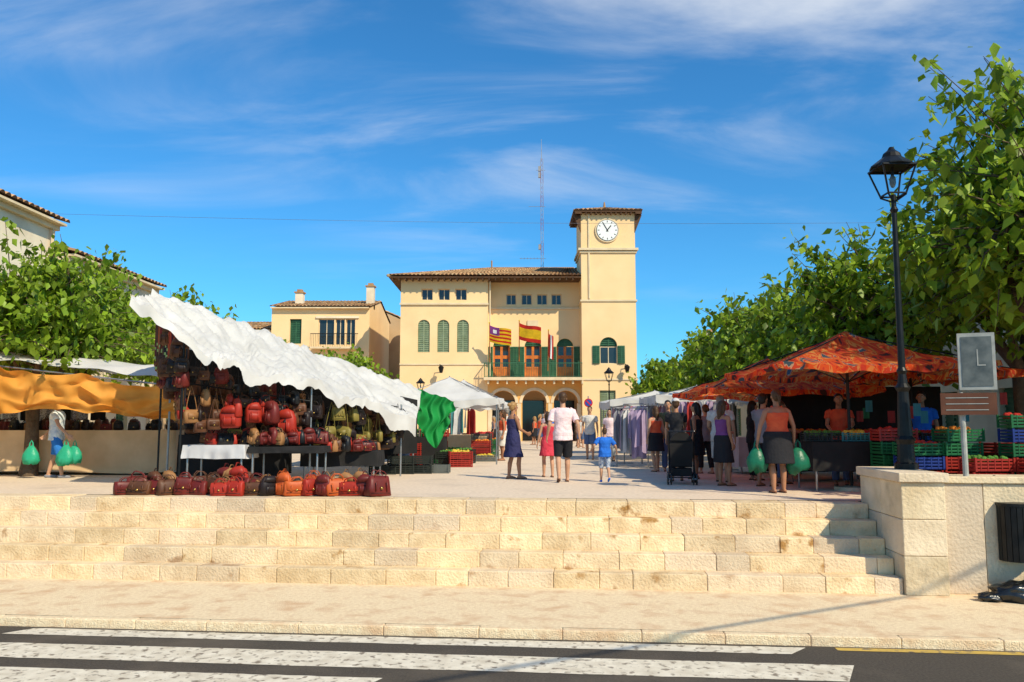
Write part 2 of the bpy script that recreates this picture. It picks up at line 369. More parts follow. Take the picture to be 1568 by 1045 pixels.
for q in range(24):
    z=13.2+q*.36; P=[(mx+.12*math.cos(k*2.094),my+.12*math.sin(k*2.094)) for k in range(3)]
    for k in range(3): g.tube([(*P[k],z),(*P[(k+1)%3],z+.36)],.007,red if (q//3)%2 else wh,4,False)
g.tube([(mx,my,21.7),(mx,my,23.4)],[.03,.012],wh,5)
for z,l in ((13.9,1.7),(18,1.0),(20.9,.4)): g.tube([(mx-l,my,z),(mx+.3,my,z)],.018,steel,5)
for q in range(6): g.tube([(mx-1.6+q*.25,my-.35,13.9),(mx-1.6+q*.25,my+.35,13.9)],.012,steel,4)
for z in (14.6,20.3,20.8): g.box(mx-.25,mx-.08,my-.1,my+.1,z,z+.4,wh)
g.obj('radio_mast')
fr=mat('flag_red',(.6,.03,.02),tr=.3); fy=mat('flag_yellow',(.85,.55,.02),tr=.3); fp=mat('flag_purple',(.25,.06,.3),tr=.3)
def flag(x,y,z,kind):
    e=empty('flag',(x,y,z)); g=MB(); g.tube([(0,.9,-2.3),(0,-.3,.35)],.03,wood,6); g.ell((0,-.32,.4),(.05,.05,.06),fy,8); g.obj('pole',e)
    def mf(u,v):
        if kind=='es': return fr if (v<.25 or v>.75) else fy
        if kind=='ib':
            if u<.45 and v<.5: return fp if not (.15<u<.32 and .18<v<.38) else cf
            return fy if int(v*9)%2==0 else fr
        return fr if int(u*3)%2==0 else cf
    g=MB(); W,Hh=(1.5,1.1) if kind!='eu' else (.35,1.6)
    g.grid(lambda u,v:(u*W,-.28+.3*v+.12*math.sin(u*7+v*2),.25-v*Hh-u*.35-.05*math.sin(u*5)),24,18,fr,mf); g.obj('cloth',e,True)
flag(-1.55,55.9,7.7,'ib'); flag(.5,55.9,7.85,'es'); flag(2.5,55.9,7.2,'eu')
# ---------------------------------------------------------------- houses
def house(name,x0,x1,y0,y1,ez,rz_,wm,front=(),side=None,sideholes=(),roof='y'):
    e=empty(name); g=MB(); gw=MB()
    O=(x0,y0,0); H=[(a,b,c,d) for a,b,c,d,k in front]
    for a,b,c,d,k in front: fill(gw,O,(1,0,0),(0,-1,0),a,b,c,d,k,.2)
    wall(g,O,(1,0,0),(0,-1,0),x1-x0,ez,H,wm)
    for xs_,N_,on in ((x1,(1,0,0),side=='r'),(x0,(-1,0,0),side=='l')):
        if N_[0]>0: O=(xs_,y0,0);U_=(0,1,0)
        else: O=(xs_,y1,0);U_=(0,-1,0)
        H=[q[:4] for q in sideholes] if on else []
        if on:
            for a,b,c,d,k in sideholes: fill(gw,O,U_,N_,a,b,c,d,k,.15)
        wall(g,O,U_,N_,y1-y0,ez,H,wm)
    g.poly([(x0,y1,0),(x1,y1,0),(x1,y1,ez),(x0,y1,ez)],wm)
    o=.4; g2=MB()
    if roof=='y':
        xm=(x0+x1)/2
        tiles(g2,(x0-o,y0-.1,ez),(x0-o,y1+.1,ez),(xm,y0-.1,rz_),(xm,y1+.1,rz_)); tiles(g2,(x1+o,y0-.1,ez),(x1+o,y1+.1,ez),(xm,y0-.1,rz_),(xm,y1+.1,rz_))
        g.poly([(x0,y0,ez),(x1,y0,ez),(xm,y0,rz_-.05)],wm); g.poly([(x0,y1,ez),(x1,y1,ez),(xm,y1,rz_-.05)],wm)
        g2.box(x1+.003,x1+o-.03,y0,y1,ez-.10,ez-.03,creamd); g2.box(x0-o+.03,x0-.003,y0,y1,ez-.10,ez-.03,creamd)
        g2.box(x1+.003,x1+.15,y0,y1,ez-.25,ez-.102,creamd)
        g2.tube([(x1+.1,y1-.3,ez-.3),(x1+.1,y1-.3,0)],.05,creamd,6)
    else:
        ym=(y0+y1)/2
        tiles(g2,(x0-.1,y0-o,ez),(x1+.1,y0-o,ez),(x0-.1,ym,rz_),(x1+.1,ym,rz_)); tiles(g2,(x0-.1,y1+o,ez),(x1+.1,y1+o,ez),(x0-.1,ym,rz_),(x1+.1,ym,rz_))
        g.poly([(x0,y0,ez),(x0,y1,ez),(x0,ym,rz_-.05)],wm); g.poly([(x1,y0,ez),(x1,y1,ez),(x1,ym,rz_-.05)],wm)
        g2.box(x0,x1,y0-o+.03,y0-.003,ez-.12,ez-.03,creamd)
    g.obj('walls',e); g2.obj('roof',e); gw.obj('windows',e); return e
def chimney(e,x,y,z,h=1.1):
    g=MB(); g.box(x-.3,x+.3,y-.3,y+.3,z-.8,z+h,white_w); g.box(x-.38,x+.38,y-.38,y+.38,z+h,z+h+.1,tile); g.box(x-.2,x+.2,y-.2,y+.2,z+h+.1,z+h+.3,tile); g.obj('chimney',e)
sh=[(u,u+1.0,z,z+1.7,'shutter') for u in (1.2,4.5,7.8) for z in (.6,4.2)]
house('townhouse',-24,-14.6,14,25.6,7.55,9.4,white_w,side='r',sideholes=sh)
sh=[(u,u+.9,z,z+1.5,'shutter') for u in (1.0,4.0) for z in (.6,3.9)]
house('townhouse',-24,-14.4,25.8,32.6,6.65,8.2,white_w,side='r',sideholes=sh)
sh=[(u,u+.9,z,z+1.4,'shutter') for u in (1.0,4.0,7,10) for z in (.6,3.4)]
house('townhouse',-25,-15.5,32.8,46,5.4,6.8,tan_w,side='r',sideholes=sh)
e=house('townhouse',-18.4,-10.9,62,72,10.1,11.3,cream,front=[(1.4,2.3,7.3,9.2,'shutter'),(3.6,4.8,7.2,9.2,'glass'),(4.9,5.6,7.2,9.2,'glass'),(5.7,6.4,7.2,9.2,'glass'),(1.0,2.2,3.2,5,'shutter'),(4.4,5.6,3.2,5,'shutter')],roof='x')
chimney(e,-16.8,64,10.9,.6); chimney(e,-11.2,64,11,1.0)
g=MB(); g.box(-15.2,-11.6,61.1,61.99,6.85,7.0,creamd)
for x in np.arange(-15.2,-11.6,.13): g.tube([(x,61.15,7),(x,61.15,7.95)],.012,iron,4,False)
g.box(-15.2,-11.6,61.12,61.18,7.95,8,iron); g.box(-15,-11.7,61.9,61.99,9.25,9.4,white_w); g.obj('balcony',e)
house('townhouse',-14,-9.2,73,84,10.2,11.4,tan_w,side='r',sideholes=[(3,3.8,7.5,8.7,'glass'),(6,6.8,7.5,8.7,'glass')],roof='y')
house('townhouse',-34,-19,64,74,8.6,9.8,white_w,front=[(10,11,6,7.5,'shutter'),(13,14,6,7.5,'shutter')],roof='x')
sh=[(u,u+1.0,z,z+1.6,'shutter') for u in (1,4,7,10) for z in (.5,3.6)]
house('townhouse',12.8,22,12,25.5,6.2,7.8,white_w,side='l',sideholes=sh)
house('townhouse',13,22,25.7,40,5.4,7,tan_w,side='l',sideholes=sh)
house('townhouse',13.4,22,40.2,56,5.0,6.5,white_w,side='l',sideholes=sh)
e=house('townhouse',17.4,23,72,82,8.2,9.2,cream,front=[(1,1.8,5.5,7,'shutter'),(3.4,4.2,5.5,7,'shutter')],roof='x'); chimney(e,18,74,8.8,.7)
g=MB()
for x,h in ((20.6,3.4),(21.1,2.9),(21.5,3.3)): g.tube([(x,76,8.8),(x,76,8.8+h)],.035,steel,5);
for z in (10.4,11,11.6): g.tube([(20.4,76,z),(21.7,76,z)],.02,steel,4)
g.obj('rooftop_antenna')
# ---------------------------------------------------------------- trees
lf=mat('foliage_leaves',(.34,.46,.03),(.17,.29,.018),.45,1.1,attr=.55,tr=.4,spec=.35)
def tree(x,y,h,cr,trunk=2.2,shoots=130,per=75,ls=.14,seed=1,lm=None,name='mulberry_tree',tr=.14,low=-.5):
    rg=np.random.default_rng(seed); e=empty(name,(x,y,0)); g=MB()
    cz=trunk+.2; ch=h-cz
    g.tube([(0,0,-.05),(.03,.02,.5),(.0,.05,trunk*.6),(0,0,trunk)],[tr*1.5,tr*1.1,tr*.95,tr*1.15],bark,10)
    limbs=[]
    for k in range(6):
        a=k*math.pi/3+rg.uniform(-.3,.3); r=cr*rg.uniform(.35,.5)
        p=Vector((r*math.cos(a),r*math.sin(a),trunk+rg.uniform(.3,.45)*ch)); m_=Vector((p.x*.5,p.y*.5,trunk+.1*ch+.1))
        g.tube([(0,0,trunk-.1),m_,p],[tr*.75,tr*.5,tr*.33],bark,7); limbs.append((m_,p))
    P=[]
    for k in range(shoots):
        m_,p=limbs[rg.integers(6)]; b=m_.lerp(p,rg.uniform(.2,1))
        a=rg.uniform(0,2*math.pi); el=math.asin(rg.uniform(low,1)); f=rg.uniform(.7,1.02)
        if rg.random()<.22: f*=rg.uniform(1.08,1.28)
        f*=1+.35*noise.noise(Vector((2.2*math.cos(a)*math.cos(el),2.2*math.sin(a)*math.cos(el),2.2*math.sin(el)+seed*3.7)))
        t=Vector((cr*f*math.cos(el)*math.cos(a),cr*f*math.cos(el)*math.sin(a),cz+ch*.38+(ch*.62 if el>0 else ch*.5)*f*math.sin(el)))
        mid=b.lerp(t,.5)+Vector((0,0,.14*ch))
        pts=[b.lerp(mid,s_).lerp(mid.lerp(t,s_),s_) for s_ in (0,.25,.5,.75,1)]
        g.tube(pts,[.03,.022,.016,.011,.006],bark,4,False)
        n=int(per*rg.uniform(.5,1.4)); s_=rg.beta(1.7,1.0,n)
        B=np.array([list(q) for q in pts]); idx=np.clip(s_*4,0,3.999); i0=idx.astype(int); fr_=(idx-i0)[:,None]
        pos=B[i0]*(1-fr_)+B[i0+1]*fr_+rg.normal(0,1,(n,3))*(ls*.85)
        P.append(pos)
    g.obj('trunk_and_limbs',e,True)
    P=np.concatenate(P); n=len(P)
    az=rg.uniform(0,2*math.pi,n); dr=rg.uniform(-1.35,.0,n)
    d=np.stack([np.cos(az)*np.cos(dr),np.sin(az)*np.cos(dr),np.sin(dr)],1)
    up=np.array([0,0,1.])+rg.normal(0,.4,(n,3)); w=np.cross(d,up); w/=np.linalg.norm(w,axis=1)[:,None]+1e-9
    s_=(ls*rg.uniform(.6,1.3,n))[:,None]; nn=np.cross(w,d)
    v0=P; v1=P+d*s_*.45+w*s_*.42-nn*s_*.12; v2=P+d*s_*1.15-np.array([0,0,1])*s_*.2; v3=P+d*s_*.45-w*s_*.42-nn*s_*.12
    V=np.stack([v0,v1,v2,v3],1).reshape(-1,3)
    me=bpy.data.meshes.new('leaves'); me.vertices.add(4*n); me.vertices.foreach_set('co',V.ravel())
    tri=np.arange(4*n).reshape(n,4)[:,[0,1,2,0,2,3]].ravel()
    me.loops.add(6*n); me.loops.foreach_set('vertex_index',tri); me.polygons.add(2*n)
    me.polygons.foreach_set('loop_start',np.arange(0,6*n,3))
    me.update(calc_edges=True)
    rr=np.repeat(rg.uniform(0,1,n),2); at=me.attributes.new('rnd','FLOAT','FACE'); at.data.foreach_set('value',rr)
    me.materials.append(lm or lf); o=bpy.data.objects.new('leaves',me); sc.collection.objects.link(o); o.parent=e
    return e
tree(8.9,13.2,7.5,2.5,2.3,195,50,.185,11,tr=.17,low=-.75)
tree(10.3,16.5,6.9,2.6,2.3,150,44,.2,12,low=-.7)
tree(8.9,20.0,6.2,2.3,2.2,140,42,.2,13,low=-.7)
tree(9.4,25.0,6.0,2.3,2.3,120,40,.21,14)
tree(9.4,30.5,6.1,2.3,2.3,120,42,.22,15)
tree(10.0,37,5.9,2.4,2.2,120,40,.24,16)
tree(10.8,44,5.6,2.4,2.2,110,38,.26,17)
tree(9.6,50,5.2,2.3,2.0,110,38,.26,18)
tree(-10.9,18.6,5.2,2.2,1.9,210,50,.16,21)
tree(-12.2,22.5,6.0,2.4,2.0,200,48,.18,22)
tree(-11.6,28.5,5.7,2.3,2.0,170,45,.2,23)
tree(-11.6,35,5.0,2.2,2.0,110,38,.23,24)
tree(-10.6,42,5.0,2.3,2.0,100,38,.25,25)
tree(-9.6,49,5.6,2.2,2.0,100,38,.25,26)
tree(-13.6,14.2,5.0,1.8,1.9,110,42,.18,27)
# ---------------------------------------------------------------- lamps
def lamp(x,y,z0,h,s=1.0):
    e=empty('street_lamp',(x,y,z0)); g=MB()
    lg=mat('lamp_glass',(.35,.42,.44),(.3,.36,.38),.1,tr=.7)
    g.rings([(0,0,0,.16*s,.16*s),(0,0,.08,.16*s,.16*s),(0,0,.1,.12*s,.12*s),(0,0,.35,.11*s,.11*s),(0,0,.42,.14*s,.14*s),(0,0,.47,.1*s,.1*s),(0,0,1.1,.075*s,.075*s),(0,0,1.16,.11*s,.11*s),(0,0,1.22,.07*s,.07*s),(0,0,1.35,.055*s,.055*s),(0,0,1.4,.075*s,.075*s),(0,0,1.45,.05*s,.05*s),(0,0,h-1.0,.035*s,.035*s),(0,0,h-.95,.06*s,.06*s),(0,0,h-.9,.035*s,.035*s),(0,0,h-.72,.035*s,.035*s)],iron,14)
    b=h-.72; w0,w1=.13*s,.24*s; t=b+.4
    for a in range(4):
        sx,sy=[(1,1),(-1,1),(-1,-1),(1,-1)][a]; sx2,sy2=[(1,1),(-1,1),(-1,-1),(1,-1)][(a+1)%4]
        g.tube([(0,0,b-.12),(sx*w0,sy*w0,b-.02),(sx*w0,sy*w0,b)],.014*s,iron,5)
        g.tube([(sx*w0,sy*w0,b),(sx*w1,sy*w1,t)],.015*s,iron,5); g.tube([(sx*w0,sy*w0,b),(sx2*w0,sy2*w0,b)],.015*s,iron,5); g.tube([(sx*w1,sy*w1,t),(sx2*w1,sy2*w1,t)],.02*s,iron,5)
    g.rings([(0,0,t+.01,.31*s,.31*s),(0,0,t+.03,.31*s,.31*s),(0,0,t+.16,.14*s,.14*s),(0,0,t+.22,.12*s,.12*s),(0,0,t+.27,.06*s,.06*s),(0,0,t+.32,.03*s,.03*s)],iron,12)
    g.tube([(0,0,t),(0,0,b+.25)],.025*s,iron,6); g.ell((0,0,b+.2),(.05*s,.05*s,.1*s),lg,8)
    g.obj('post_and_lantern',e); return e
lamp(5.62,11.75,.52,4.72)
lamp(5.35,45,0,4.3,.9); lamp(-5.6,50,0,4.0,.9)
for wx,wy in ((-4.9,56.3),(7.9,55.9)):
    g=MB(); g.tube([(wx-.1,wy+.6,4.9),(wx-.1,wy+.2,5.3),(wx,wy,5.2)],.03,iron,6); g.rings([(wx,wy,4.7,.1,.1),(wx,wy,5.1,.2,.2),(wx,wy,5.25,.05,.05)],iron,8); g.obj('wall_lantern')
bl=mat('sign_blue',(.02,.08,.4),rough=.4); rd=mat('sign_red',(.6,.02,.02),rough=.4)
g=MB(); g.tube([(4.75,51,0),(4.75,51,2.9)],.035,steel,6); g.tube([(4.75,50.93,2.5),(4.75,50.9,2.5)],.27,rd,24,False); disc(g,4.75,2.5,50.89,.2,bl); M=Matrix.Translation((4.75,0,2.5))@Matrix.Rotation(R(45),4,'Y'); g.box(-.22,.22,50.88,50.885,-.035,.035,rd,M); g.obj('no_parking_sign')
paper=mat('notice_panel',(.16,.17,.16),(.07,.08,.08),.3,7); brown=mat('brown_sign',(.16,.06,.03),(.11,.04,.02),.5); galv=mat('dull_grey_metal',(.42,.42,.38),(.3,.3,.27),.6,8)
e=empty('information_sign',(6.02,10.95,-1.05),R(-22)); g=MB()
g.tube([(0,0,0),(0,0,2.6)],.035,galv,10); g.box(-.02,.42,-.03,.03,2.66,3.42,galv); g.box(.02,.38,-.038,-.032,2.71,3.37,paper); g.box(-.26,.40,-.075,-.038,2.33,2.62,brown)
for q in range(3): g.box(-.2,.3,-.08,-.0765,2.39+q*.08,2.40+q*.08,galv)
g.box(.2,.215,-.043,-.039,2.98,3.2,galv); g.box(.217,.3,-.043,-.039,2.98,2.995,galv); g.obj('post_and_panels',e)
e=empty('litter_bin',(6.55,10.8,-1.05)); g=MB()
for k in range(20):
    a=k*math.pi/10; g.box(-.03,.03,.2,.215,.45,1.15,iron,Matrix.Rotation(a,4,'Z'))
g.rings([(0,0,.45,.2,.2),(0,0,1.1,.19,.19)],iron,20); g.tube([(-.1,.25,0),(-.1,.25,1.5)],.03,iron,8); g.rings([(0,0,1.15,.225,.225),(0,0,1.19,.225,.225)],iron,20); g.obj('bin_body',e)
blackb=mat('black_plastic',(.012,.012,.013),(.008,.008,.008),.25,5,1,9,spec=.6)
def blob(name,loc,r,m,seed,amp=.35,n=28):
    g=MB(); g.ell((0,0,0),r,m,n)
    g.v=[tuple(Vector(p)*(1+amp*nz(p[0]*5/r[0]*.4+seed,p[1]*5/r[1]*.4,p[2]*5/r[2]*.4)+.12*nz(p[0]*14/r[0]*.4+seed,p[1]*14/r[1]*.4,p[2]*14/r[2]*.4))) for p in g.v]
    return g.obj(name,None,True,loc)
blob('rubbish_bag',(6.35,10.5,-.95),(.36,.2,.14),blackb,3); blob('rubbish_bag',(6.85,10.4,-.88),(.35,.3,.22),blackb,9)
blob('rubbish_bag',(6.0,10.5,-1.0),(.16,.1,.06),blackb,5)
g=MB(); g.tube([(-22+(44*i/20),33+.2*i/20,9.9-.27*math.sin(math.pi*i/20)-.35*i/20) for i in range(21)],.006,steel,4); g.obj('overhead_cable')
g=MB(); g.tube([(7.6-.87*14+.87*i*1.5,3.05-.49*14+.49*i*1.5,6.0) for i in range(22)],.028,iron,5); g.obj('overhead_cable')
# ---------------------------------------------------------------- leather goods
leathers=[mat('leather_red',(.42,.03,.015),(.28,.02,.01),.5,5),mat('leather_brown',(.14,.055,.024),(.07,.025,.012),.5,5),mat('leather_dark',(.025,.014,.012),(.015,.01,.01),.45,5),
 mat('leather_orange',(.6,.12,.02),(.42,.07,.015),.5,5),mat('leather_tan',(.38,.18,.065),(.24,.11,.04),.55,5),mat('leather_oxblood',(.17,.02,.015),(.1,.012,.01),.45,5),mat('leather_olive',(.25,.2,.04),(.17,.13,.03),.5,5),mat('leather_black',(.012,.012,.014),(.01,.01,.01),.4,5)]
gold=mat('brass_fitting',(.6,.4,.12),rough=.3,metal=1)
bagm={}
def bagmesh(ci,kind,var):
    if (ci,kind,var) in bagm: return bagm[(ci,kind,var)]
    g=MB(); m=leathers[ci]
    if kind==0:
        w=1+.12*(var-1); h=1-.12*(var-1)
        g.rings([(0,0,0,.15*w,.07),(0,0,.015,.18*w,.092),(0,0,.12*h,.178*w,.085),(0,0,.2*h,.168*w,.065),(0,0,.26*h,.16*w,.035),(0,0,.265*h,.14*w,.02)],m,24,5)
        if var!=1: g.rings([(0,-.012,.10*h,.15*w,.094),(0,-.012,.105*h,.16*w,.1),(0,-.004,.25*h,.158*w,.05)],m,24,5,cap=False)
        for yy in (-.035,.035): g.tube([(-.09,yy,.22*h),(-.085,yy*1.6,.29*h),(-.04,yy*2,.335*h),(.04,yy*2,.335*h),(.085,yy*1.6,.29*h),(.09,yy,.22*h)],.008,m,6)
        for sx in (-.09,.09): g.box(sx-.012,sx+.012,-.106,-.098,.08*h,.2*h,m)
        g.box(-.018,.018,-.112,-.104,.09*h,.125*h,gold)
        g.box(-.15*w,.15*w,-.096,-.09,.045,.052,leathers[2])
    elif kind==1:
        g.rings([(0,0,0,.12,.04),(0,0,.02,.15,.06),(0,0,.2,.13+.02*var,.05),(0,0,.26,.11,.02)],m,18,4)
        g.tube([(-.11,0,.24),(-.06,0,.5),(0,0,.72),(.06,0,.5),(.11,0,.24)],.007,m,5); g.box(-.1,.1,-.066,-.056,.08,.2,m)
        g.box(-.015,.015,-.072,-.066,.08,.11,gold)
    else:
        g.rings([(0,0,0,.12,.06),(0,0,.04,.16,.09),(0,0,.22,.155,.08),(0,0,.32,.12,.055),(0,0,.36,.05,.03)],m,20,3)
        g.rings([(0,-.07,.04,.1,.04),(0,-.08,.15,.1,.045),(0,-.07,.18,.08,.02)],m,14,4); g.tube([(-.05,.02,.34),(-.02,.02,.41),(.02,.02,.41),(.05,.02,.34)],.01,m,5)
        g.rings([(0,-.03,.24,.13,.07),(0,-.02,.35,.08,.05)],m,14,3)
        for sx in (-.06,.06): g.box(sx-.01,sx+.01,-.13,-.12,.05,.2,m)
    rr=random.Random(ci*9+kind*3+var); o1=rr.random()*9
    g.v=[(p[0]*(1+.14*nz(p[0]*9+o1,p[1]*9,p[2]*9)),p[1]*(1+.2*nz(p[0]*8,p[1]*8+o1,p[2]*8)),p[2]+(.02*nz(p[0]*10+o1,3,p[2]*6) if p[2]>.03 else 0)) for p in g.v]
    me=g.obj('tmp',None,True); d=me.data; bpy.data.objects.remove(me); bagm[(ci,kind,var)]=d; return d
def bag(parent,ci,kind,loc,rz=0,s=1,name='handbag',rx=0):
    o=bpy.data.objects.new(name,bagmesh(ci,kind,random.randint(0,2))); sc.collection.objects.link(o); o.parent=parent; o.location=loc; o.rotation_euler=(rx,random.uniform(-.08,.08),rz); o.scale=(s,s,s*random.uniform(.9,1.12)); return o
st=empty('market_stall_leather_goods')
Uc=[(-6.9,15.5,3.72),(-5.46,17,3.22),(-4.3,19,2.76),(-2.33,21,2.05)]
Lc=[(-6.6,14,3.36),(-5.25,14.2,2.42),(-4.7,14.7,2.12),(-3.8,15.8,1.92),(-3.0,17,1.62),(-2.16,18.5,1.25)]
def pl(P,t):
    t=t*(len(P)-1); i=min(int(t),len(P)-2); return Vector(P[i]).lerp(Vector(P[i+1]),t-i)
def canopy(u,v):
    U_=pl(Uc,u); L_=pl(Lc,u); B_=U_+Vector((-.6,2.0,-.9))
    if v<.7:
        t=v/.7; p=L_.lerp(U_,t); p.z+= -.16*math.sin(math.pi*t)*(.6+.4*math.sin(u*9))
    else: t=(v-.7)/.3; p=U_.lerp(B_,t)
    p.z+=.05*math.sin(u*26+v*5)*(1-v)+.16*nz(u*9,v*3,1)+.10*nz(u*30+v*12,v*8,4)+.045*nz(u*70-v*30,v*18,8)
    p.y+=.08*nz(u*12,v*6,7)
    return p
g=MB(); g.grid(canopy,180,80,whitet)
def hem(u,v):
    p=canopy(u,0); d=.16+.14*nz(u*14,0,3)+(.25 if u>.75 else 0)*(u-.75)*4
    return p+Vector((.03*math.sin(u*60)*v,-.06*v+.05*v*math.sin(u*45),-d*v))
g.grid(hem,180,8,whitet); g.obj('canopy',st,True)
g=MB()
for x,y,z in ((-5.85,14.5,2.75),(-3.9,15.9,1.95),(-6.7,15.6,3.5),(-2.5,18.5,1.6),(-5.4,17,3.05),(-2.5,20.8,2.0),(-4.3,18.9,2.6)):
    g.tube([(x,y,0),(x,y,z)],.02,iron if x<-5.8 else steel,8)
for a,b in (((-5.85,14.5,2.6),(-3.9,15.9,1.85)),((-6.7,15.6,3.3),(-5.85,14.5,2.6)),((-6.5,16,2.3),(-2.6,18.6,1.55)),((-5.9,14.6,1.9),(-3.9,15.9,1.6)),((-6.5,16,1.6),(-2.6,18.6,1.3)),((-6.7,15.6,2.5),(-5.85,14.5,2.2))):
    g.tube([a,b],.015,iron,6)
g.obj('frame_poles',st)
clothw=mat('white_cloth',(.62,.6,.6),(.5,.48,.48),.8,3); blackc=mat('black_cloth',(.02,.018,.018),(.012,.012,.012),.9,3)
def table(x0,x1,y0,y1,z,m,parent,drop=.25,legs=True):
    g=MB(); g.box(x0,x1,y0,y1,z-.03,z,m); ph=random.random()*9
    def sk(u,v):
        per=[(x0,y0),(x1,y0),(x1,y1),(x0,y1),(x0,y0)]; p=pl([(a,b,0) for a,b in per],u)
        c_=Vector(((x0+x1)/2,(y0+y1)/2,0)); o=(p-c_).normalized()
        return p+o*(.012+.05*v*nz(u*38,v,ph)+.02*v)+Vector((0,0,z+.002-drop*v*(1+.08*nz(u*12,0,ph))))
    g.grid(sk,160,5,m)
    if legs:
        for a in (x0+.06,x1-.06):
            for b in (y0+.06,y1-.06): g.tube([(a,b,0),(a,b,z-.03)],.02,steel,6)
    g.obj('table',parent,True)
table(-5.95,-4.85,14.9,15.7,.78,clothw,st,.24); table(-4.8,-3.5,15.0,15.8,.75,blackc,st,.12); table(-4.2,-2.7,16.4,17.3,.62,blackc,st,.3); table(-6.6,-4.6,16.3,17.1,.95,blackc,st,.8)
g=MB(); g.grid(lambda u,v:(-6.9+4.6*u,17.3+2.6*u+.08*math.sin(u*40)*v,2.75-1.0*u-(2.2-.9*u)*v),80,6,blackc); g.obj('added_shade_backdrop',st,True)  # black sheet added to stand in for the shade behind the bags
for i in range(60):
    t=random.random(); x=-5.9+t*3.1; y=15.1+max(0,t-.5)*2.6+random.uniform(0,.45)
    bag(st,random.choice([2,7,1,5,4,0,7,2]),random.choice([0,0,2]),(x,y,.78 if x<-3.6 else .63),random.uniform(-1.2,1.2),random.uniform(.55,.9))
def hang(a,b,n,kinds,cols,s=1):
    a=Vector(a);b=Vector(b)
    for i in range(n):
        p=a.lerp(b,(i+random.uniform(.0,1))/n); k=random.choice(kinds); h={0:.33,1:.72,2:.41}[k]*s
        bag(st,random.choice(cols),k,(p.x,p.y+random.uniform(-.1,.1),p.z-h-random.choice([0,0,.05,.12,.2])),random.uniform(-1.1,1.1),s*random.uniform(.8,1.15))
hang((-5.85,14.5,2.6),(-3.9,15.9,1.85),16,[1,1,1,2],[2,5,2,2,1,7,7],.75)
hang((-5.9,14.6,1.9),(-3.9,15.9,1.6),22,[0,1,1,2],[2,1,1,0,4,7,1],.9)
hang((-6.5,16,2.3),(-2.6,18.6,1.55),36,[0,1,1,2],[5,2,7,1,1,4,7])
hang((-6.5,16,1.6),(-2.6,18.6,1.3),36,[0,1,2],[2,7,1,1,4,6])
hang((-6.7,15.6,3.3),(-5.85,14.5,2.6),13,[1,1,2],[2,5,1,2])
hang((-6.7,15.6,2.5),(-5.85,14.5,2.2),11,[1,0,2],[2,5,2,1])
hang((-3.9,15.9,1.6),(-2.5,18.4,1.45),20,[1,1,0],[6,6,4,2,2])
hang((-5.2,14.95,1.75),(-4.2,15.6,1.6),6,[2,0],[0,0,5],1.1)
g=MB()
for i in range(40):
    t=i/39; p=Vector((-6.8,15.5,3.3)).lerp(Vector((-5.8,14.5,2.5)),t); l=random.uniform(.4,1.1)
    m=random.choice(leathers[:6]); g.box(p.x-.015,p.x+.015,p.y,p.y+.006,p.z-l,p.z,m); g.box(p.x-.022,p.x+.022,p.y-.004,p.y-.001,p.z-l,p.z-l+.05,gold)
g.obj('belts',st)
for i in range(9): bag(None,[5,1,5,1,5,5,1,4,5][i],0,(-6.38+i*.24,13.66+random.uniform(-.05,.05),.0),random.uniform(-.9,.9),.95)
for i in range(9): bag(None,[5,1,4,5,1,1,4,1,5][i],random.choice([0,0,2]),(-6.3+i*.25,14.0+random.uniform(-.1,.1),.0),random.uniform(-.6,.6),1.05)
bag(None,0,2,(-4.62,14.0,0),.1,1.15,'backpack'); bag(None,0,0,(-4.75,13.46,0),.1,.85); bag(None,0,0,(-4.5,13.44,0),-.2,.85); bag(None,5,2,(-4.9,14.1,0),-.2,1.2,'backpack')
for i in range(10): bag(None,[1,2,3,3,0,5,3,0,5,5][i],[0,2,2,0,0,2,0,0,2,0][i],(-4.2+i*.225,13.52-.012*i+random.uniform(-.05,.05),.0),random.uniform(-.9,.9),[.95,.95,.95,1,.9,.9,1.0,1.05,1.0,1.15][i],['handbag','backpack','backpack','handbag','handbag','backpack','handbag','handbag','backpack','handbag'][i])
for i in range(8): bag(None,random.choice([4,1,4,3]),random.choice([0,2]),(-4.1+i*.26,13.85+random.uniform(-.05,.05),.0),random.uniform(-.9,.9),.95)
# ---------------------------------------------------------------- orange stall
so=empty('market_stall_orange_awning'); g=MB()
def dr(u,v):
    x=-12.8+5.75*u; zt=2.66-.68*u-.12*abs(math.sin(u*math.pi*3)); zb=1.42+.07*math.sin(u*11)-.12*u+.16*math.exp(-((u-.5)/.12)**2)
    sw=.12*math.sin(math.pi*((u*3)%1))*math.sin(math.pi*v)
    return (x,17+.05*math.sin(u*55+v*3)*v+.2*nz(u*16,v*4)+.15*v,zt+(zb-zt)*v+.09*nz(u*14,v*4,5)-sw)
g.grid(dr,180,30,oranget); g.obj('valance',so,True)
g=MB()
g.grid(lambda u,v:(-13+6.2*u+.3*v,17.05+3.4*v,2.72-.62*u+.25*math.sin(math.pi*v)+.1*nz(u*8,v*4,2)),60,24,whitet); g.obj('canopy',so,True)
g=MB()
for x,y,z in ((-7.15,17.1,2.0),(-7,20.2,2.2),(-12,20.2,2.6),(-12.7,17.1,2.6)): g.tube([(x,y,0),(x,y,z)],.025,steel,8)
g.tube([(-12.8,17.08,2.6),(-7.1,17.08,1.96)],.02,steel,6); g.obj('frame_poles',so)
table(-13.5,-7.75,18.9,20.2,1.02,tabc,so,.95)
for i in range(46): bag(so,random.choice([2,7,1,4,5]),random.choice([0,2]),(-13+i*.113,19.1+random.random()*.8,1.02),random.uniform(-1,1),.7,'goods')
g=MB()
plaid=mat('checked_cloth',(.7,.7,.7),(.03,.03,.05),.8,40)
for i in range(7):
    x=-12.6+i*.42; g.grid(lambda u,v:(x+.36*u,19.6+.03*math.sin(u*9),1.75-.5*v),8,6,plaid if i%2 else blackc)
g.obj('hanging_cloths',so)
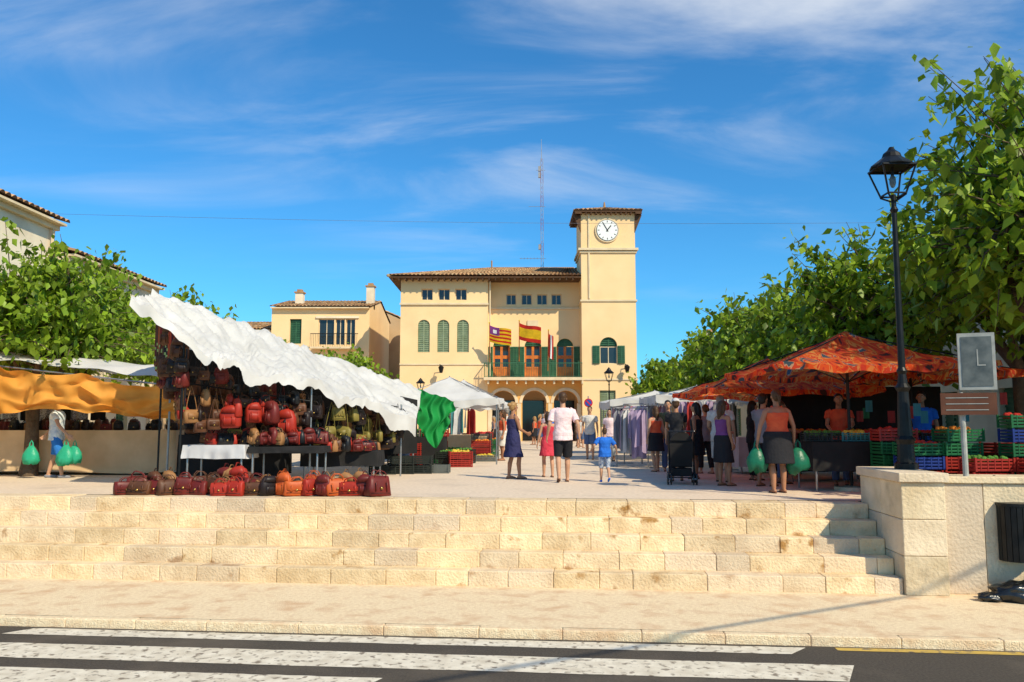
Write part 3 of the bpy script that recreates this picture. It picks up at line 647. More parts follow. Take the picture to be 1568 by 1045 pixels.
# ---------------------------------------------------------------- tents
def tent(name,cx,cy,hw,hd,ez,pz,m,sag=.12,val=.2,umb=False):
    e=empty(name,(cx,cy,0)); g=MB()
    C=[(-hw,-hd),(hw,-hd),(hw,hd),(-hw,hd)]
    for i in range(4):
        a=C[i];b=C[(i+1)%4]
        def f(u,v,a=a,b=b):
            x=(a[0]+(b[0]-a[0])*u)*(1-v); y=(a[1]+(b[1]-a[1])*u)*(1-v)
            return (x,y,ez+(pz-ez)*v**1.15-sag*math.sin(math.pi*u)*(1-v)*.5-.4*sag*math.sin(math.pi*v)+.07*nz(x*2+cx,y*2,cy))
        g.grid(f,16,12,m)
        def h(u,v,a=a,b=b,f=f):
            p=f(u,0); return (p[0]*(1+.012*v*math.sin(u*40)),p[1]*(1+.012*v*math.sin(u*40)),p[2]-val*v*(1+.15*math.sin(u*30)))
        g.grid(h,40,2,m)
    g.obj('canopy',e,True); g=MB(); pm_=iron if umb else steel
    if not umb:
        for x,y in C: g.tube([(x*.97,y*.97,0),(x*.97,y*.97,ez)],.022,steel,6)
        g.tube([(0,0,ez-.2),(0,0,pz)],.02,steel,6)
    else:
        g.tube([(0,0,0),(0,0,pz)],.03,iron,8); g.rings([(0,0,0,.3,.3),(0,0,.06,.3,.3),(0,0,.08,.06,.06)],stone2,16)
        for x,y in C: g.tube([(x*.5,y*.5,ez+(pz-ez)*.5-.06),(0,0,ez-.25)],.01,pm_,5)
    for x,y in C: g.tube([(x*.97,y*.97,ez-.02),(0,0,pz-.03)],.012,pm_,5)
    g.obj('frame_poles',e); return e
CR=[mat('crate_green',(.015,.14,.045),rough=.5),mat('crate_blue',(.015,.04,.22),rough=.5),mat('crate_red',(.35,.025,.015),rough=.5),mat('crate_grey',(.12,.13,.12),rough=.6),mat('crate_black',(.02,.025,.02),rough=.6)]
fruit=[mat('oranges',(.7,.22,.02),rough=.5),mat('tomatoes',(.5,.03,.02),rough=.4),mat('greens',(.08,.22,.03),rough=.6),mat('lemons',(.7,.5,.05),rough=.5)]
def crate(loc,ci,rz=0,n=1,fill_=None,s=1):
    g=MB(); m=CR[ci]; w,d,h=.3*s,.2*s,.2*s
    for k in range(n):
        z=k*(h+.02)
        g.box(-w+.01,w-.01,-d+.01,d-.01,z,z+.01,m)
        for q in range(4):
            a=z+.012+q*h/4; b=a+h/4-.02
            g.box(-w,w,-d,-d+.01,a,b,m); g.box(-w,w,d-.01,d,a,b,m); g.box(-w,-w+.01,-d+.011,d-.011,a,b,m); g.box(w-.01,w,-d+.011,d-.011,a,b,m)
        for sx in (-1,1):
            for sy in (-1,1): g.box(sx*w-.015,sx*w+.015,sy*d-.015,sy*d+.015,z,z+h+.01,m)
        for sx in np.linspace(-w+.08,w-.08,5): g.box(sx-.008,sx+.008,-d-.004,-d-.001,z+.01,z+h,m)
    if fill_ is not None:
        zt=(n-1)*(h+.02)
        for q in range(26): g.ell((random.uniform(-w+.05,w-.05),random.uniform(-d+.05,d-.05),zt+h-.02+random.uniform(-.02,.03)),(.045,.045,.042),fruit[fill_],8)
    return g.obj('plastic_crate',None,False,loc,rz)
greent=mat('green_shade_cloth',(.02,.36,.08),(.01,.24,.045),.6,1.5,tr=.3)
g=MB(); g.grid(lambda u,v:(-2.45+1.0*u-.25*v*u+.06*math.sin(v*12+u*4),20.9+.5*u+.08*math.sin(u*22+v*3),2.05-.3*u-(1.2-.25*abs(u-.6)*2)*v*(.55+.6*math.sin(math.pi*min(1,u*.8+.15)))+.05*nz(u*5,v*5)),40,30,greent); g.obj('green_awning_cloth',None,True)
tent('white_market_tent',-1.95,25.5,1.55,1.6,1.95,2.65,whitet); tent('white_market_tent',-1.9,32,1.6,1.6,2.1,2.9,whitet); tent('white_market_tent',-4.2,23.5,1.2,1.3,1.8,2.2,whitet)
tent('white_market_tent',-1.6,38,1.5,1.5,2.1,2.8,whitet)
tent('white_market_tent',4.8,27.5,1.7,1.6,1.95,2.3,whitet); tent('white_market_tent',5.6,33,1.8,1.6,2.0,2.4,whitet); tent('white_market_tent',5.2,23.0,1.4,1.4,1.95,2.25,whitet)
ms=empty('market_stall_crates'); table(-4.3,-1.9,23.0,24.0,.8,blackc,ms,.6); table(-3.4,-.9,28,29,.8,tabc,ms,.6); table(-3,-.6,33,34,.8,blackc,ms,.6)
for i in range(13):
    y=random.uniform(22.0,26); x=-2.2+random.uniform(-.9,.8); crate((x,y,0),random.choice([3,4,3,0,2]),random.uniform(-.3,.3),random.choice([1,2,2,3]),random.choice([None,0,2,1,3]))
for i in range(8): crate((-1.0+random.uniform(-.3,.3),26+i*.6,0),random.choice([3,2,0]),random.uniform(-.2,.2),random.choice([1,3,4]),random.choice([0,1,2,3]))
for i in range(11): crate((-4.1+i*.2,23.5,.81),random.choice([0,2,3]),0,1,random.choice([0,1,2,3]),.9)
for i in range(4): crate((-3.0+i*.4,19.3+.15*i,0),random.choice([3,4,4]),0,random.choice([1,2]),None)
gc=[mat('cloth_lavender',(.5,.38,.55),tr=.2),mat('cloth_white',(.75,.72,.7),tr=.2),mat('cloth_pink',(.6,.25,.3),tr=.2),mat('cloth_grey',(.3,.3,.33),tr=.2),mat('cloth_navy',(.03,.04,.12),tr=.1),mat('cloth_red',(.5,.05,.04),tr=.2),mat('cloth_teal',(.08,.3,.32),tr=.2)]
def rack(x0,y0,x1,y1,h,n,cols,lmin=.7,lmax=1.3):
    e=empty('clothes_rack'); g=MB()
    a=Vector((x0,y0,h));b=Vector((x1,y1,h)); g.tube([a,b],.016,steel,6)
    for p in (a,b):
        g.tube([(p.x,p.y,0),p],.016,steel,6); g.tube([(p.x-.25,p.y,.03),(p.x+.25,p.y,.03)],.016,steel,5)
    g.obj('rail',e); g=MB()
    for i in range(n):
        c=a.lerp(b,(i+.5)/n); ang=math.atan2(y1-y0,x1-x0)+math.pi/2+random.uniform(-.9,.9); d=Vector((math.cos(ang),math.sin(ang),0)); nn=Vector((-d.y,d.x,0)); l=random.uniform(lmin,lmax); m=gc[random.choice(cols)]
        fl=random.uniform(.9,1.5); ph=random.random()*6
        def f(u,v):
            w=.2*(.35+.65*min(1,v*9)) *(1 if v<.4 else 1+(fl-1)*(v-.4)/.6)
            return c+d*((u-.5)*2*w)+nn*(.035*math.sin(u*14+ph)*(.3+v))+Vector((0,0,-.06-l*v-.03*math.sin(u*9+ph)*v))
        g.grid(f,12,10,m)
    g.obj('hanging_clothes',e,True)
rack(3.3,24.2,4.9,22.6,1.75,18,[0,1,0,3,2,1]); rack(3.2,26.5,4.9,26.0,1.75,16,[1,3,0,4]); rack(4.3,21.2,5.4,20.6,1.8,12,[1,3,5,0,1]); rack(3.6,30.5,5.4,30,1.8,14,[4,1,3,2]); rack(-3.2,30.2,-1.4,30.2,1.8,14,[5,6,1,2])
rack(-6.2,22.5,-4.0,22.5,1.7,14,[3,1,4,3]); rack(2.9,22.8,3.6,21.8,1.6,9,[0,3,0,1])
def patmat():
    m=bpy.data.materials.new('patterned_red_canvas'); m.use_nodes=True; nt=m.node_tree;N=nt.nodes;L=nt.links;b=N['Principled BSDF']
    tc=N.new('ShaderNodeTexCoord'); mp=N.new('ShaderNodeMapping'); mp.inputs['Scale'].default_value=(1.5,.6,1); mp.inputs['Rotation'].default_value=(0,0,.6); L.new(tc.outputs['Object'],mp.inputs[0])
    n=N.new('ShaderNodeTexNoise'); n.inputs['Scale'].default_value=3.2; n.inputs['Detail'].default_value=2; n.inputs['Distortion'].default_value=.9; L.new(mp.outputs[0],n.inputs[0])
    r=N.new('ShaderNodeValToRGB'); cr=r.color_ramp; cr.interpolation='CONSTANT'
    cols=((0,(.10,.05,.04)),(.36,(.80,.07,.03)),(.44,(.95,.15,.03)),(.52,(.95,.40,.10)),(.56,(.85,.09,.03)),(.63,(.80,.50,.30)),(.655,(.08,.14,.18)))
    while len(cr.elements)<len(cols): cr.elements.new(.5)
    for i,(p,c) in enumerate(cols): cr.elements[i].position=p; cr.elements[i].color=(*c,1)
    L.new(n.outputs['Fac'],r.inputs[0]); L.new(r.outputs[0],b.inputs['Base Color']); b.inputs['Roughness'].default_value=.8
    t=N.new('ShaderNodeBsdfTranslucent'); L.new(r.outputs[0],t.inputs[0]); ms=N.new('ShaderNodeMixShader'); ms.inputs[0].default_value=.72; L.new(b.outputs[0],ms.inputs[1]); L.new(t.outputs[0],ms.inputs[2]); L.new(ms.outputs[0],N['Material Output'].inputs[0]); return m
pm=patmat()
tent('market_umbrella',6.0,14.6,1.75,1.7,2.15,2.8,pm,.15,.1,True); tent('market_umbrella',5.7,18.2,1.75,1.9,1.9,2.65,pm,.15,.1,True); tent('market_umbrella',8.3,17,1.4,1.6,2.2,2.7,pm,.15,.12,True)
rs=empty('market_stall_produce'); table(5.2,6.9,14.2,15.2,.85,blackc,rs,.5); table(5.6,7.4,16.6,17.6,.85,blackc,rs,.6); table(5.3,6.8,19.2,20.2,.85,clothw,rs,.7); table(7.2,9.4,13.6,14.4,.8,blackc,rs,.6)
teal=mat('teal_box',(.05,.22,.22)); CR.append(teal)
for i in range(7): crate((5.35+i*.33,14.45+.1*(i%2),.86),random.choice([5,4,3,4]),random.uniform(-.2,.2),1,[2,2,3,1,0,2,1][i],.75)
for i in range(8): crate((5.6+i*.25,17.1,.86),random.choice([5,0,2]),0,1,random.choice([0,1,2,3]),.8)
for x,y,c,n in ((6.55,13.3,1,4),(6.45,13.9,2,5),(7.2,13.3,0,5),(8.0,12.8,2,6),(8.05,13.4,1,4),(8.7,12.9,0,5),(7.3,12.7,0,3),(9.3,13.2,2,6),(7.95,12.3,1,3),(8.6,12.3,2,5)):
    for k in range(n): crate((x+random.uniform(-.02,.02),y,k*.22),random.choice([2,2,0,2,0,1]),random.uniform(-.1,.1),1,None if k<n-1 else random.choice([None,0,1,2]))
g=MB(); g.grid(lambda u,v:(5.6+4*u,18.6-.3*u+.06*math.sin(u*50)*v,2.0-1.9*v),60,4,blackc); g.obj('added_shade_backdrop',rs,True)  # added black backdrop, its colour imitates deep shade under the umbrellas
g=MB()
for i in range(14):
    x=random.uniform(6.6,9.2);y=random.uniform(14.2,17.5); m=random.choice([CR[2],CR[0],fruit[0],gc[6],gc[5],CR[1],blackc]); z=random.uniform(1.35,1.75)
    g.grid(lambda u,v:(x+.14*u,y+.02*math.sin(u*9),z-.22*v),3,3,m)
g.obj('hanging_packets',rs)
# ---------------------------------------------------------------- people
skin=mat('skin',(.55,.30,.18),(.47,.25,.15),.5,8); skin2=mat('skin_tanned',(.42,.2,.11),(.35,.16,.085),.5,8)
hairs={'dark':mat('hair_dark',(.02,.013,.01),(.012,.008,.006),.5,40),'brown':mat('hair_brown',(.09,.045,.02),(.05,.025,.012),.5,40),'blond':mat('hair_blond',(.42,.24,.09),(.28,.15,.05),.5,40),'grey':mat('hair_grey',(.3,.27,.24),(.2,.18,.16),.5,40)}
eyew=mat('eye_white',(.7,.68,.65)); lipm=mat('lips',(.35,.1,.08))
def cl(n,c,c2=None,sc_=6): return mat('cloth_'+n,c,c2,.85,sc_,.4,25)
def finish(g,name,par,vox,it=2):
    o=g.obj(name,par,True); r=o.modifiers.new('r','REMESH'); r.mode='VOXEL'; r.voxel_size=vox; r.use_smooth_shade=True
    s_=o.modifiers.new('s','SMOOTH'); s_.factor=.5; s_.iterations=it; return o
folds=bpy.data.textures.new('folds','CLOUDS'); folds.noise_scale=.09
def human(name,x,y,head,Ht,top,bot,hair='brown',hstyle='short',sk=None,feet=(0,0),arms=((),()),fem=False,bulk=1.0,lean=0,vox=.011,sleeve=.55,yaw=0,shoe=None,z=0,heel=(0,0)):
    sk=sk or skin; S=Ht/1.75; e=empty(name,(x,y,z),R(head)); k=bulk
    ly=lambda q: lean*max(0,q-.92)
    sh=.165 if fem else .185
    T=[(.84,.13,.10),(.90,.165,.115),(.96,.168 if not fem else .178,.12),(1.04,.15,.11),(1.12,.135 if not fem else .122,.102),(1.2,.145 if not fem else .13,.108),(1.28,.162 if not fem else .148,.12),(1.36,.172 if not fem else .15,.112),(1.42,.145 if not fem else .125,.09),(1.455,.085,.068)]
    body=MB()
    body.rings([(0,ly(q),q,a*k,b*k) for q,a,b in T],sk,24,2.3)
    body.tube([(0,ly(1.42)-.01,1.40),(0,ly(1.55)+.012,1.55)],[.06,.05],sk,12)
    hc=Vector((0,ly(1.64)+.02,1.64)); HR=Matrix.Rotation(R(yaw),4,'Z')
    hp=lambda a,b,c:hc+HR@Vector((a,b,c))
    body.ell(hc+Vector((0,-.008,.022)),(.074,.094,.09),sk,18,HR); body.ell(hp(0,.022,-.045),(.056,.068,.07),sk,16,HR)
    body.tube([hp(0,.088,.015),hp(0,.112,-.02)],[.010,.016],sk,8)
    for sx in (-1,1): body.ell(hp(sx*.077,-.002,-.01),(.012,.02,.032),sk,8,HR)
    legs=[];armsP=[]
    for i,sx in enumerate((-1,1)):
        fy=feet[i]; hl=heel[i]; hip=Vector((sx*.09,0,.9)); ank=Vector((sx*.10,fy,.085+hl))
        kn=hip.lerp(ank,.52)+Vector((sx*.005,.035+abs(fy)*.12+hl*.5,0)); cf_=kn.lerp(ank,.32)+Vector((0,-.02,0))
        legs.append((hip,kn,cf_,ank))
        body.tube([hip,hip.lerp(kn,.35),kn,cf_,ank],[.085*k,.08*k,.052,.054,.036],sk,14)
        body.tube([ank+Vector((0,-.035,-.045)),ank+Vector((0,.06,-.048-hl*.3)),ank+Vector((0,.15,-.062-hl*.9))],[.034,.036,.024],sk,10)
        ar=arms[i]; sp=Vector((sx*sh*k**.5,ly(1.4),1.405))
        el=sp+Vector((sx*(ar[0] if ar else .055),ar[1] if ar else -.03,ar[2] if ar else -.29)); wr=sp+Vector((sx*(ar[3] if ar else .075),ar[4] if ar else .03,ar[5] if ar else -.53))
        armsP.append((sp,el,wr))
        body.tube([sp+Vector((-sx*.03,0,.0)),sp+Vector((sx*.01,0,-.03)),sp.lerp(el,.5),el,el.lerp(wr,.3),wr],[.05,.05*k**.5,.043*k**.5,.036,.036,.025],sk,12)
        d=(wr-el).normalized(); lat=Vector((0,1,0))-d*d.y
        if lat.length<.3: lat=Vector((-sx,0,.0))-d*(-sx*d.x)
        lat.normalize(); inn=d.cross(lat)
        if inn.x*sx>0: inn=-inn
        for q in (-1,0,1): body.tube([wr+lat*q*.012,wr+d*.08+lat*q*.024],[.018,.017],sk,8)
        for q,l in enumerate((.062,.075,.07,.054)):
            b=wr+d*.085+lat*(.033-q*.0225); m1=b+d*l*.55+inn*.008+lat*(.004*(1.5-q)); body.tube([b-d*.02,b,m1,b+d*l*.95+inn*.03+lat*(.007*(1.5-q))],[.011,.0105,.0095,.008],sk,8)
        b=wr+d*.03+lat*.025; body.tube([b,b+d*.03+lat*.03,b+d*.065+lat*.038+inn*.01],[.014,.012,.009],sk,8)
    body.v=[tuple(Vector(p)*S) for p in body.v]; finish(body,'body',e,vox)
    def gar(nm,fn,v=vox*1.1,wr_=0):
        g=MB(); fn(g); g.v=[tuple(Vector(p)*S) for p in g.v]; o=finish(g,nm,e,v,1)
        if wr_:
            dm=o.modifiers.new('folds','DISPLACE'); dm.texture=folds; dm.strength=wr_; dm.mid_level=.4; dm.texture_coords='LOCAL'
        return o
    tm,tk=top
    def ftop(g):
        ex=.016 if tk!='loose' else .028
        rr=[(q,a,b) for q,a,b in T if q>.83 and (tk not in('tank','dress') or q<1.40) and (tk!='tank' or q>.95)]
        if tk in ('shirt','loose'): rr=[(.82,.165,.125)]+rr[1:]
        L_=[(0,ly(q),q,a*k+ex,b*k+ex) for q,a,b in rr]
        if tk=='dress':
            hz=bot[2]; L_=[(0,(feet[0]+feet[1])/2*.4,hz,.24*k,.19*k+abs(feet[0]-feet[1])*.2),(0,0,(hz+.9)/2,.215*k,.165*k)]+[l for l in L_ if l[2]>.93]
        g.rings(L_,tm,28,2.3)
        for i,(sp,el,wr) in enumerate(armsP):
            sx=(-1,1)[i]
            if tk in('tank','dress'):
                g.tube([(sx*.075,ly(1.37)+.09,1.36),(sx*.085,ly(1.43),1.462),(sx*.075,ly(1.37)-.09,1.34)],.022,tm,8)
            else:
                t=sleeve; end=sp.lerp(el,min(1,t))
                g.tube([sp+Vector((-sx*.05,0,.005)),sp+Vector((sx*.008,0,-.02)),end],[.06,.064*k**.5,.062*k**.5],tm,14,False)
    gar('dress' if tk=='dress' else 'shirt',ftop,wr_=.012 if tk=='tank' else .028)
    if tk!='dress':
        bm_,bk,hz=bot
        def fbot(g):
            ex=.034 if tk=='tank' else .02
            if bk=='skirt':
                g.rings([(0,(feet[0]+feet[1])/2*.5,hz,.23*k,.18*k+abs(feet[0]-feet[1])*.2),(0,0,(hz+.9)/2,.215*k,.165*k)]+[(0,0,q,a*k+ex,b*k+ex) for q,a,b in T[1:4]],bm_,28,2.2)
            else:
                g.rings([(0,0,q,a*k+.011,b*k+.011) for q,a,b in T[0:4]],bm_,24,2.3)
                for hip,kn,cf_,ank in legs:
                    if hz>kn.z: end=hip.lerp(kn,(hip.z-hz)/(hip.z-kn.z)); g.tube([hip+Z*.02,hip.lerp(end,.3),end],[.1*k,.108*k,.1*k],bm_,16,False)
                    else:
                        t=(kn.z-hz)/(kn.z-ank.z); g.tube([hip+Z*.02,hip.lerp(kn,.35),kn,kn.lerp(ank,t)],[.1*k,.1*k,.078,.068],bm_,16,False)
        gar('skirt' if bk=='skirt' else 'trousers',fbot)
    def fsh(g):
        for i,(hip,kn,cf_,ank) in enumerate(legs):
            hl=heel[i]; g.tube([ank+Vector((0,-.045,-.05)),ank+Vector((0,.06,-.055-hl*.3)),ank+Vector((0,.16,-.062-hl*.9))],[.038,.04,.03],shoe or leathers[1],10)
    if shoe: gar('shoes',fsh)
    else:
        gs=MB()
        for i,(hip,kn,cf_,ank) in enumerate(legs):
            hl=heel[i]
            gs.tube([ank+Vector((0,-.05,-.078)),ank+Vector((0,.06,-.08-hl*.35)),ank+Vector((0,.165,-.08-hl*.95))],[.032,.036,.03],leathers[1],8)
        gs.v=[(p[0]*S,p[1]*S,max(.002,p[2]*S)) for p in gs.v]; gs.obj('sandals',e,True)
    def fh(g):
        hm=hairs[hair]
        g.ell(hp(0,-.022,.038),(.083,.097,.088),hm,18,HR)
        g.ell(hp(0,-.05,-.01),(.075,.065,.08),hm,16,HR)
        if hstyle=='long':
            g.tube([hp(0,-.06,.02),hp(0,-.085,-.1),hp(0,-.10,-.24)],[.07,.07,.045],hm,12)
            for sx in (-1,1): g.tube([hp(sx*.06,-.02,.03),hp(sx*.07,-.03,-.06),hp(sx*.06,-.05,-.16)],[.03,.03,.02],hm,8)
        if hstyle=='bun': g.ell(hp(0,-.13,.05),(.045,.042,.042),hm,12)
        if hstyle=='pony': g.tube([hp(0,-.1,.05),hp(0,-.16,0),hp(0,-.15,-.15)],[.03,.032,.012],hm,10)
    gar('hair',fh,max(.008,vox*.9),.012)
    if hstyle=='cap':
        g=MB(); g.ell(hp(0,-.01,.055),(.09,.105,.08),clothw,16,HR); g.rings([(hp(0,.1,.06).x,hp(0,.1,.06).y,hp(0,0,.045).z,.07,.07),(hp(0,.1,.06).x,hp(0,.1,.06).y,hp(0,0,.055).z,.065,.065)],clothw,14); g.v=[tuple(Vector(p)*S) for p in g.v]; g.obj('cap',e,True)
    g=MB()
    for sx in (-1,1):
        g.ell(hp(sx*.03,.083,.012),(.012,.008,.007),eyew,8,HR); g.ell(hp(sx*.03,.089,.012),(.005,.004,.005),hairs['dark'],6,HR); g.ell(hp(sx*.03,.088,.03),(.018,.006,.004),hairs['brown'],6,HR)
    g.ell(hp(0,.086,-.055),(.022,.008,.006),lipm,8,HR); g.v=[tuple(Vector(p)*S) for p in g.v]; g.obj('face',e,True)
    return e
pink=cl('pale_pink',(.85,.66,.66),(.78,.56,.58)); navy=cl('navy_dress',(.03,.03,.10)); blackk=cl('black',(.018,.018,.022)); redc=cl('coral_red',(.75,.12,.04),(.6,.07,.03)); royal=cl('royal_blue',(.02,.16,.65),(.015,.12,.5)); patsh=mat('patterned_shorts',(.65,.68,.7),(.04,.1,.25),.8,22); whitec=cl('off_white',(.7,.66,.6)); denim=cl('denim',(.10,.16,.3)); reddress=cl('red_floral',(.6,.05,.08),(.5,.03,.05),12); striped=mat('striped_shirt',(.78,.78,.74),(.45,.56,.64),.8,14); bluesh=cl('blue_shorts',(.03,.2,.6)); greyc=cl('grey',(.25,.25,.25)); olive=cl('olive',(.15,.15,.07)); purple=cl('purple',(.2,.06,.22))
AH=((.05,.12,-.25,-.03,.35,-.3),(.05,.12,-.25,.0,.32,-.36))
human('man',1.03,16.6,3,1.79,(pink,'loose'),(blackk,'shorts',.50),'brown','short',skin,feet=(-.12,.16),heel=(.05,0),arms=((.09,-.05,-.28,.12,.06,-.5),(.10,-.10,-.27,.13,-.08,-.52)),vox=.008,sleeve=.75)
human('woman',.02,17.6,-62,1.63,(navy,'dress'),(navy,'x',.50),'blond','bun',skin2,feet=(-.05,.12),arms=((.05,.03,-.28,.04,.16,-.49),(.03,.07,-.27,-.02,.28,-.36)),fem=True,vox=.008,yaw=8)
human('girl',.80,18.2,10,1.42,(reddress,'dress'),(reddress,'x',.58),'brown','long',skin,feet=(.1,-.08),arms=((.08,0,-.28,.12,.04,-.5),()),fem=True)
human('boy',1.87,16.6,4,1.08,(royal,'loose'),(patsh,'shorts',.45),'brown','short',skin,feet=(.16,-.2),heel=(0,.09),arms=((.18,-.1,-.22,.25,.08,-.38),(.16,-.02,-.24,.22,.12,-.40)),vox=.007,shoe=royal,bulk=1.08,sleeve=.8)
human('woman',4.52,14.0,4,1.74,(redc,'tank'),(blackk,'skirt',.50),'brown','pony',skin2,feet=(-.03,.04),arms=((.12,-.02,-.27,.16,.02,-.54),(.10,-.02,-.27,.12,.03,-.54)),fem=True,bulk=1.22,vox=.008)
human('man',-9.95,17.95,-80,1.74,(striped,'loose'),(bluesh,'shorts',.50),'grey','short',skin,feet=(-.16,.18),arms=((.14,-.16,-.26,.16,-.34,-.47),(.14,.14,-.26,.16,.34,-.47)),vox=.008,shoe=greyc)
human('woman',3.38,16.9,-10,1.68,(blackk,'shirt'),(blackk,'trousers',.15),'brown','cap',skin2,feet=(0,.1),arms=((.03,.12,-.24,-.02,.34,-.33),(.03,.12,-.24,-.02,.34,-.33)),fem=True)
human('woman',3.95,17.6,60,1.62,(blackk,'dress'),(blackk,'x',.55),'dark','long',skin2,feet=(0,.05),fem=True)
human('man',4.25,16.7,-20,1.74,(whitec,'loose'),(whitec,'shorts',.48),'grey','short',skin,feet=(.08,-.08),arms=((.06,.05,-.28,.0,.22,-.42),()),bulk=1.1)
human('woman',4.0,15.6,-60,1.6,(purple,'tank'),(blackk,'skirt',.48),'brown','long',skin2,feet=(0,.06),fem=True,arms=((.05,.1,-.26,.0,.3,-.30),()))
human('man',6.3,15.8,165,1.74,(redc,'shirt'),(denim,'trousers',.1),'dark','short',skin2,arms=AH)
human('woman',5.05,17.2,-80,1.64,(blackk,'shirt'),(blackk,'trousers',.1),'dark','long',skin,fem=True,arms=(AH[0],()))
human('man',7.6,15.2,150,1.76,(royal,'shirt'),(denim,'trousers',.1),'dark','short',skin2)
human('woman',4.6,19.5,20,1.62,(greyc,'shirt'),(blackk,'trousers',.15),'brown','pony',skin,fem=True,feet=(.1,-.1))
human('man',3.9,20.5,170,1.75,(olive,'shirt'),(denim,'trousers',.1),'dark','short',skin)
human('man',-2.9,22.3,-60,1.7,(blackk,'shirt'),(denim,'trousers',.1),'dark','short',skin2)
human('woman',3.75,18.9,-30,1.63,(whitec,'tank'),(denim,'shorts',.55),'blond','pony',skin,fem=True,feet=(.1,-.1))
human('man',4.75,15.5,-50,1.73,(greyc,'shirt'),(blackk,'shorts',.5),'dark','short',skin2,feet=(-.05,.08),arms=(AH[0],()))
human('woman',3.55,20.3,20,1.6,(redc,'tank'),(blackk,'skirt',.55),'brown','long',skin,fem=True,feet=(-.1,.1))
human('woman',5.3,16.2,-85,1.62,(blackk,'tank'),(denim,'trousers',.12),'brown','pony',skin2,fem=True,arms=(AH[0],()))
human('man',4.4,21.8,-150,1.75,(royal,'shirt'),(greyc,'shorts',.5),'brown','short',skin)
human('woman',3.1,26.0,160,1.64,(pink,'shirt'),(whitec,'trousers',.2),'dark','long',skin,fem=True,feet=(-.12,.12))
human('man',2.6,27.4,170,1.76,(whitec,'shirt'),(denim,'shorts',.5),'brown','short',skin,feet=(.12,-.12))
human('woman',-.3,26.5,100,1.62,(redc,'tank'),(whitec,'skirt',.5),'brown','long',skin2,fem=True)
human('man',-.2,31,40,1.76,(whitec,'shirt'),(bluesh,'shorts',.5),'grey','short',skin,feet=(.1,-.1))
rnd=random.Random(4); tops=[whitec,redc,royal,blackk,pink,greyc,olive,redc,striped]
for i in range(17):
    x_=rnd.choice([rnd.uniform(-1.2,1.8),rnd.uniform(-1.2,1.8),rnd.uniform(2.5,4.6)]); y_=rnd.uniform(35,54); f=rnd.random()<.5
    human('woman' if f else 'man',x_,y_,rnd.uniform(0,360),rnd.uniform(1.5,1.78),(rnd.choice(tops),'tank' if f else 'shirt'),(rnd.choice([blackk,denim,whitec,bluesh]),'skirt' if f and rnd.random()<.5 else 'shorts',.5),rnd.choice(['dark','brown','grey','blond']),rnd.choice(['long','pony']) if f else 'short',rnd.choice([skin,skin2]),feet=(rnd.uniform(-.15,.15),rnd.uniform(-.15,.15)),fem=f,vox=.018)
gb=mat('green_plastic_bag',(.06,.62,.36),(.04,.48,.28),.35,4,.6,12,tr=.4); gb2=mat('dark_green_plastic_bag',(.02,.22,.12),(.015,.15,.08),.35,4,.6,12,tr=.3)
def carrier(x,y,ztop,m,s=1):
    e=empty('carrier_bag',(x,y,ztop)); g=MB()
    g.rings([(0,0,-.46*s,.05*s,.04*s),(0,0,-.44*s,.13*s,.1*s),(0,0,-.36*s,.17*s,.13*s),(0,0,-.26*s,.155*s,.11*s),(0,0,-.17*s,.1*s,.06*s),(0,0,-.1*s,.05*s,.03*s)],m,24,cap=True)
    g.v=[tuple(Vector(p)*(1+.22*nz(p[0]*12+x,p[1]*12+y,p[2]*12))) for p in g.v]
    for sx in (-1,1): g.tube([(sx*.04*s,0,-.13*s),(sx*.03*s,0,-.04),(0,0,.01),(0,0,.015)],[.018*s,.012,.008,.006],m,6)
    g.obj('bag',e,True)
carrier(4.17,14.02,.88,gb2,1.1); carrier(4.87,14.02,.88,gb2,1.15)
carrier(-10.34,17.7,.8,gb,1.05); carrier(-9.6,17.72,.82,gb,1.15); carrier(-9.46,17.8,.8,gb,1.0)
e=empty('baby_stroller',(3.32,16.15,0),R(-10)); g=MB()
for sx in (-.24,.24):
    g.tube([(sx,-.35,1.02),(sx,-.2,.85),(sx,.3,.12)],.014,iron,6); g.tube([(sx,-.3,.12),(sx,.15,.55)],.014,iron,6)
    for y_ in (-.32,.32):
        for dx in (-.03,.03):
            pts=[(sx+dx,y_+.1*math.cos(t),.11+.1*math.sin(t)) for t in np.linspace(0,2*math.pi,17)]; g.tube(pts,.016,blackb,6,False)
        g.tube([(sx-.04,y_,.11),(sx+.04,y_,.11)],.02,steel,6)
g.tube([(-.24,-.35,1.02),(.24,-.35,1.02)],.018,blackb,6); g.tube([(-.24,.3,.14),(.24,.3,.14)],.012,iron,6); g.tube([(-.24,-.3,.14),(.24,-.3,.14)],.012,iron,6)
g.grid(lambda u,v:(-.21+.42*u,-.12+.45*v-.1*(1-v),.85-.5*v+.1*v*v-.03*math.sin(math.pi*u)),10,10,blackc)
g.box(-.2,.2,-.1,.3,.33,.42,blackc); g.box(-.19,.19,-.25,.2,.16,.3,blackc)
g.grid(lambda u,v:(.23*math.cos(math.pi*u),-.2+.4*v,.75+.27*math.sin(math.pi*u)*(1-.3*(v-.4)**2)),14,8,blackc)
g.faces([(-.23,-.2,.75),(.23,-.2,.75),(.2,-.15,.35),(-.2,-.15,.35)],[(0,1,2,3)],blackc)
g.faces([(.23*math.cos(math.pi*i/10),-.2,.75+.255*math.sin(math.pi*i/10)) for i in range(11)],[tuple(range(11))],blackc)
g.obj('frame_and_seat',e,False)
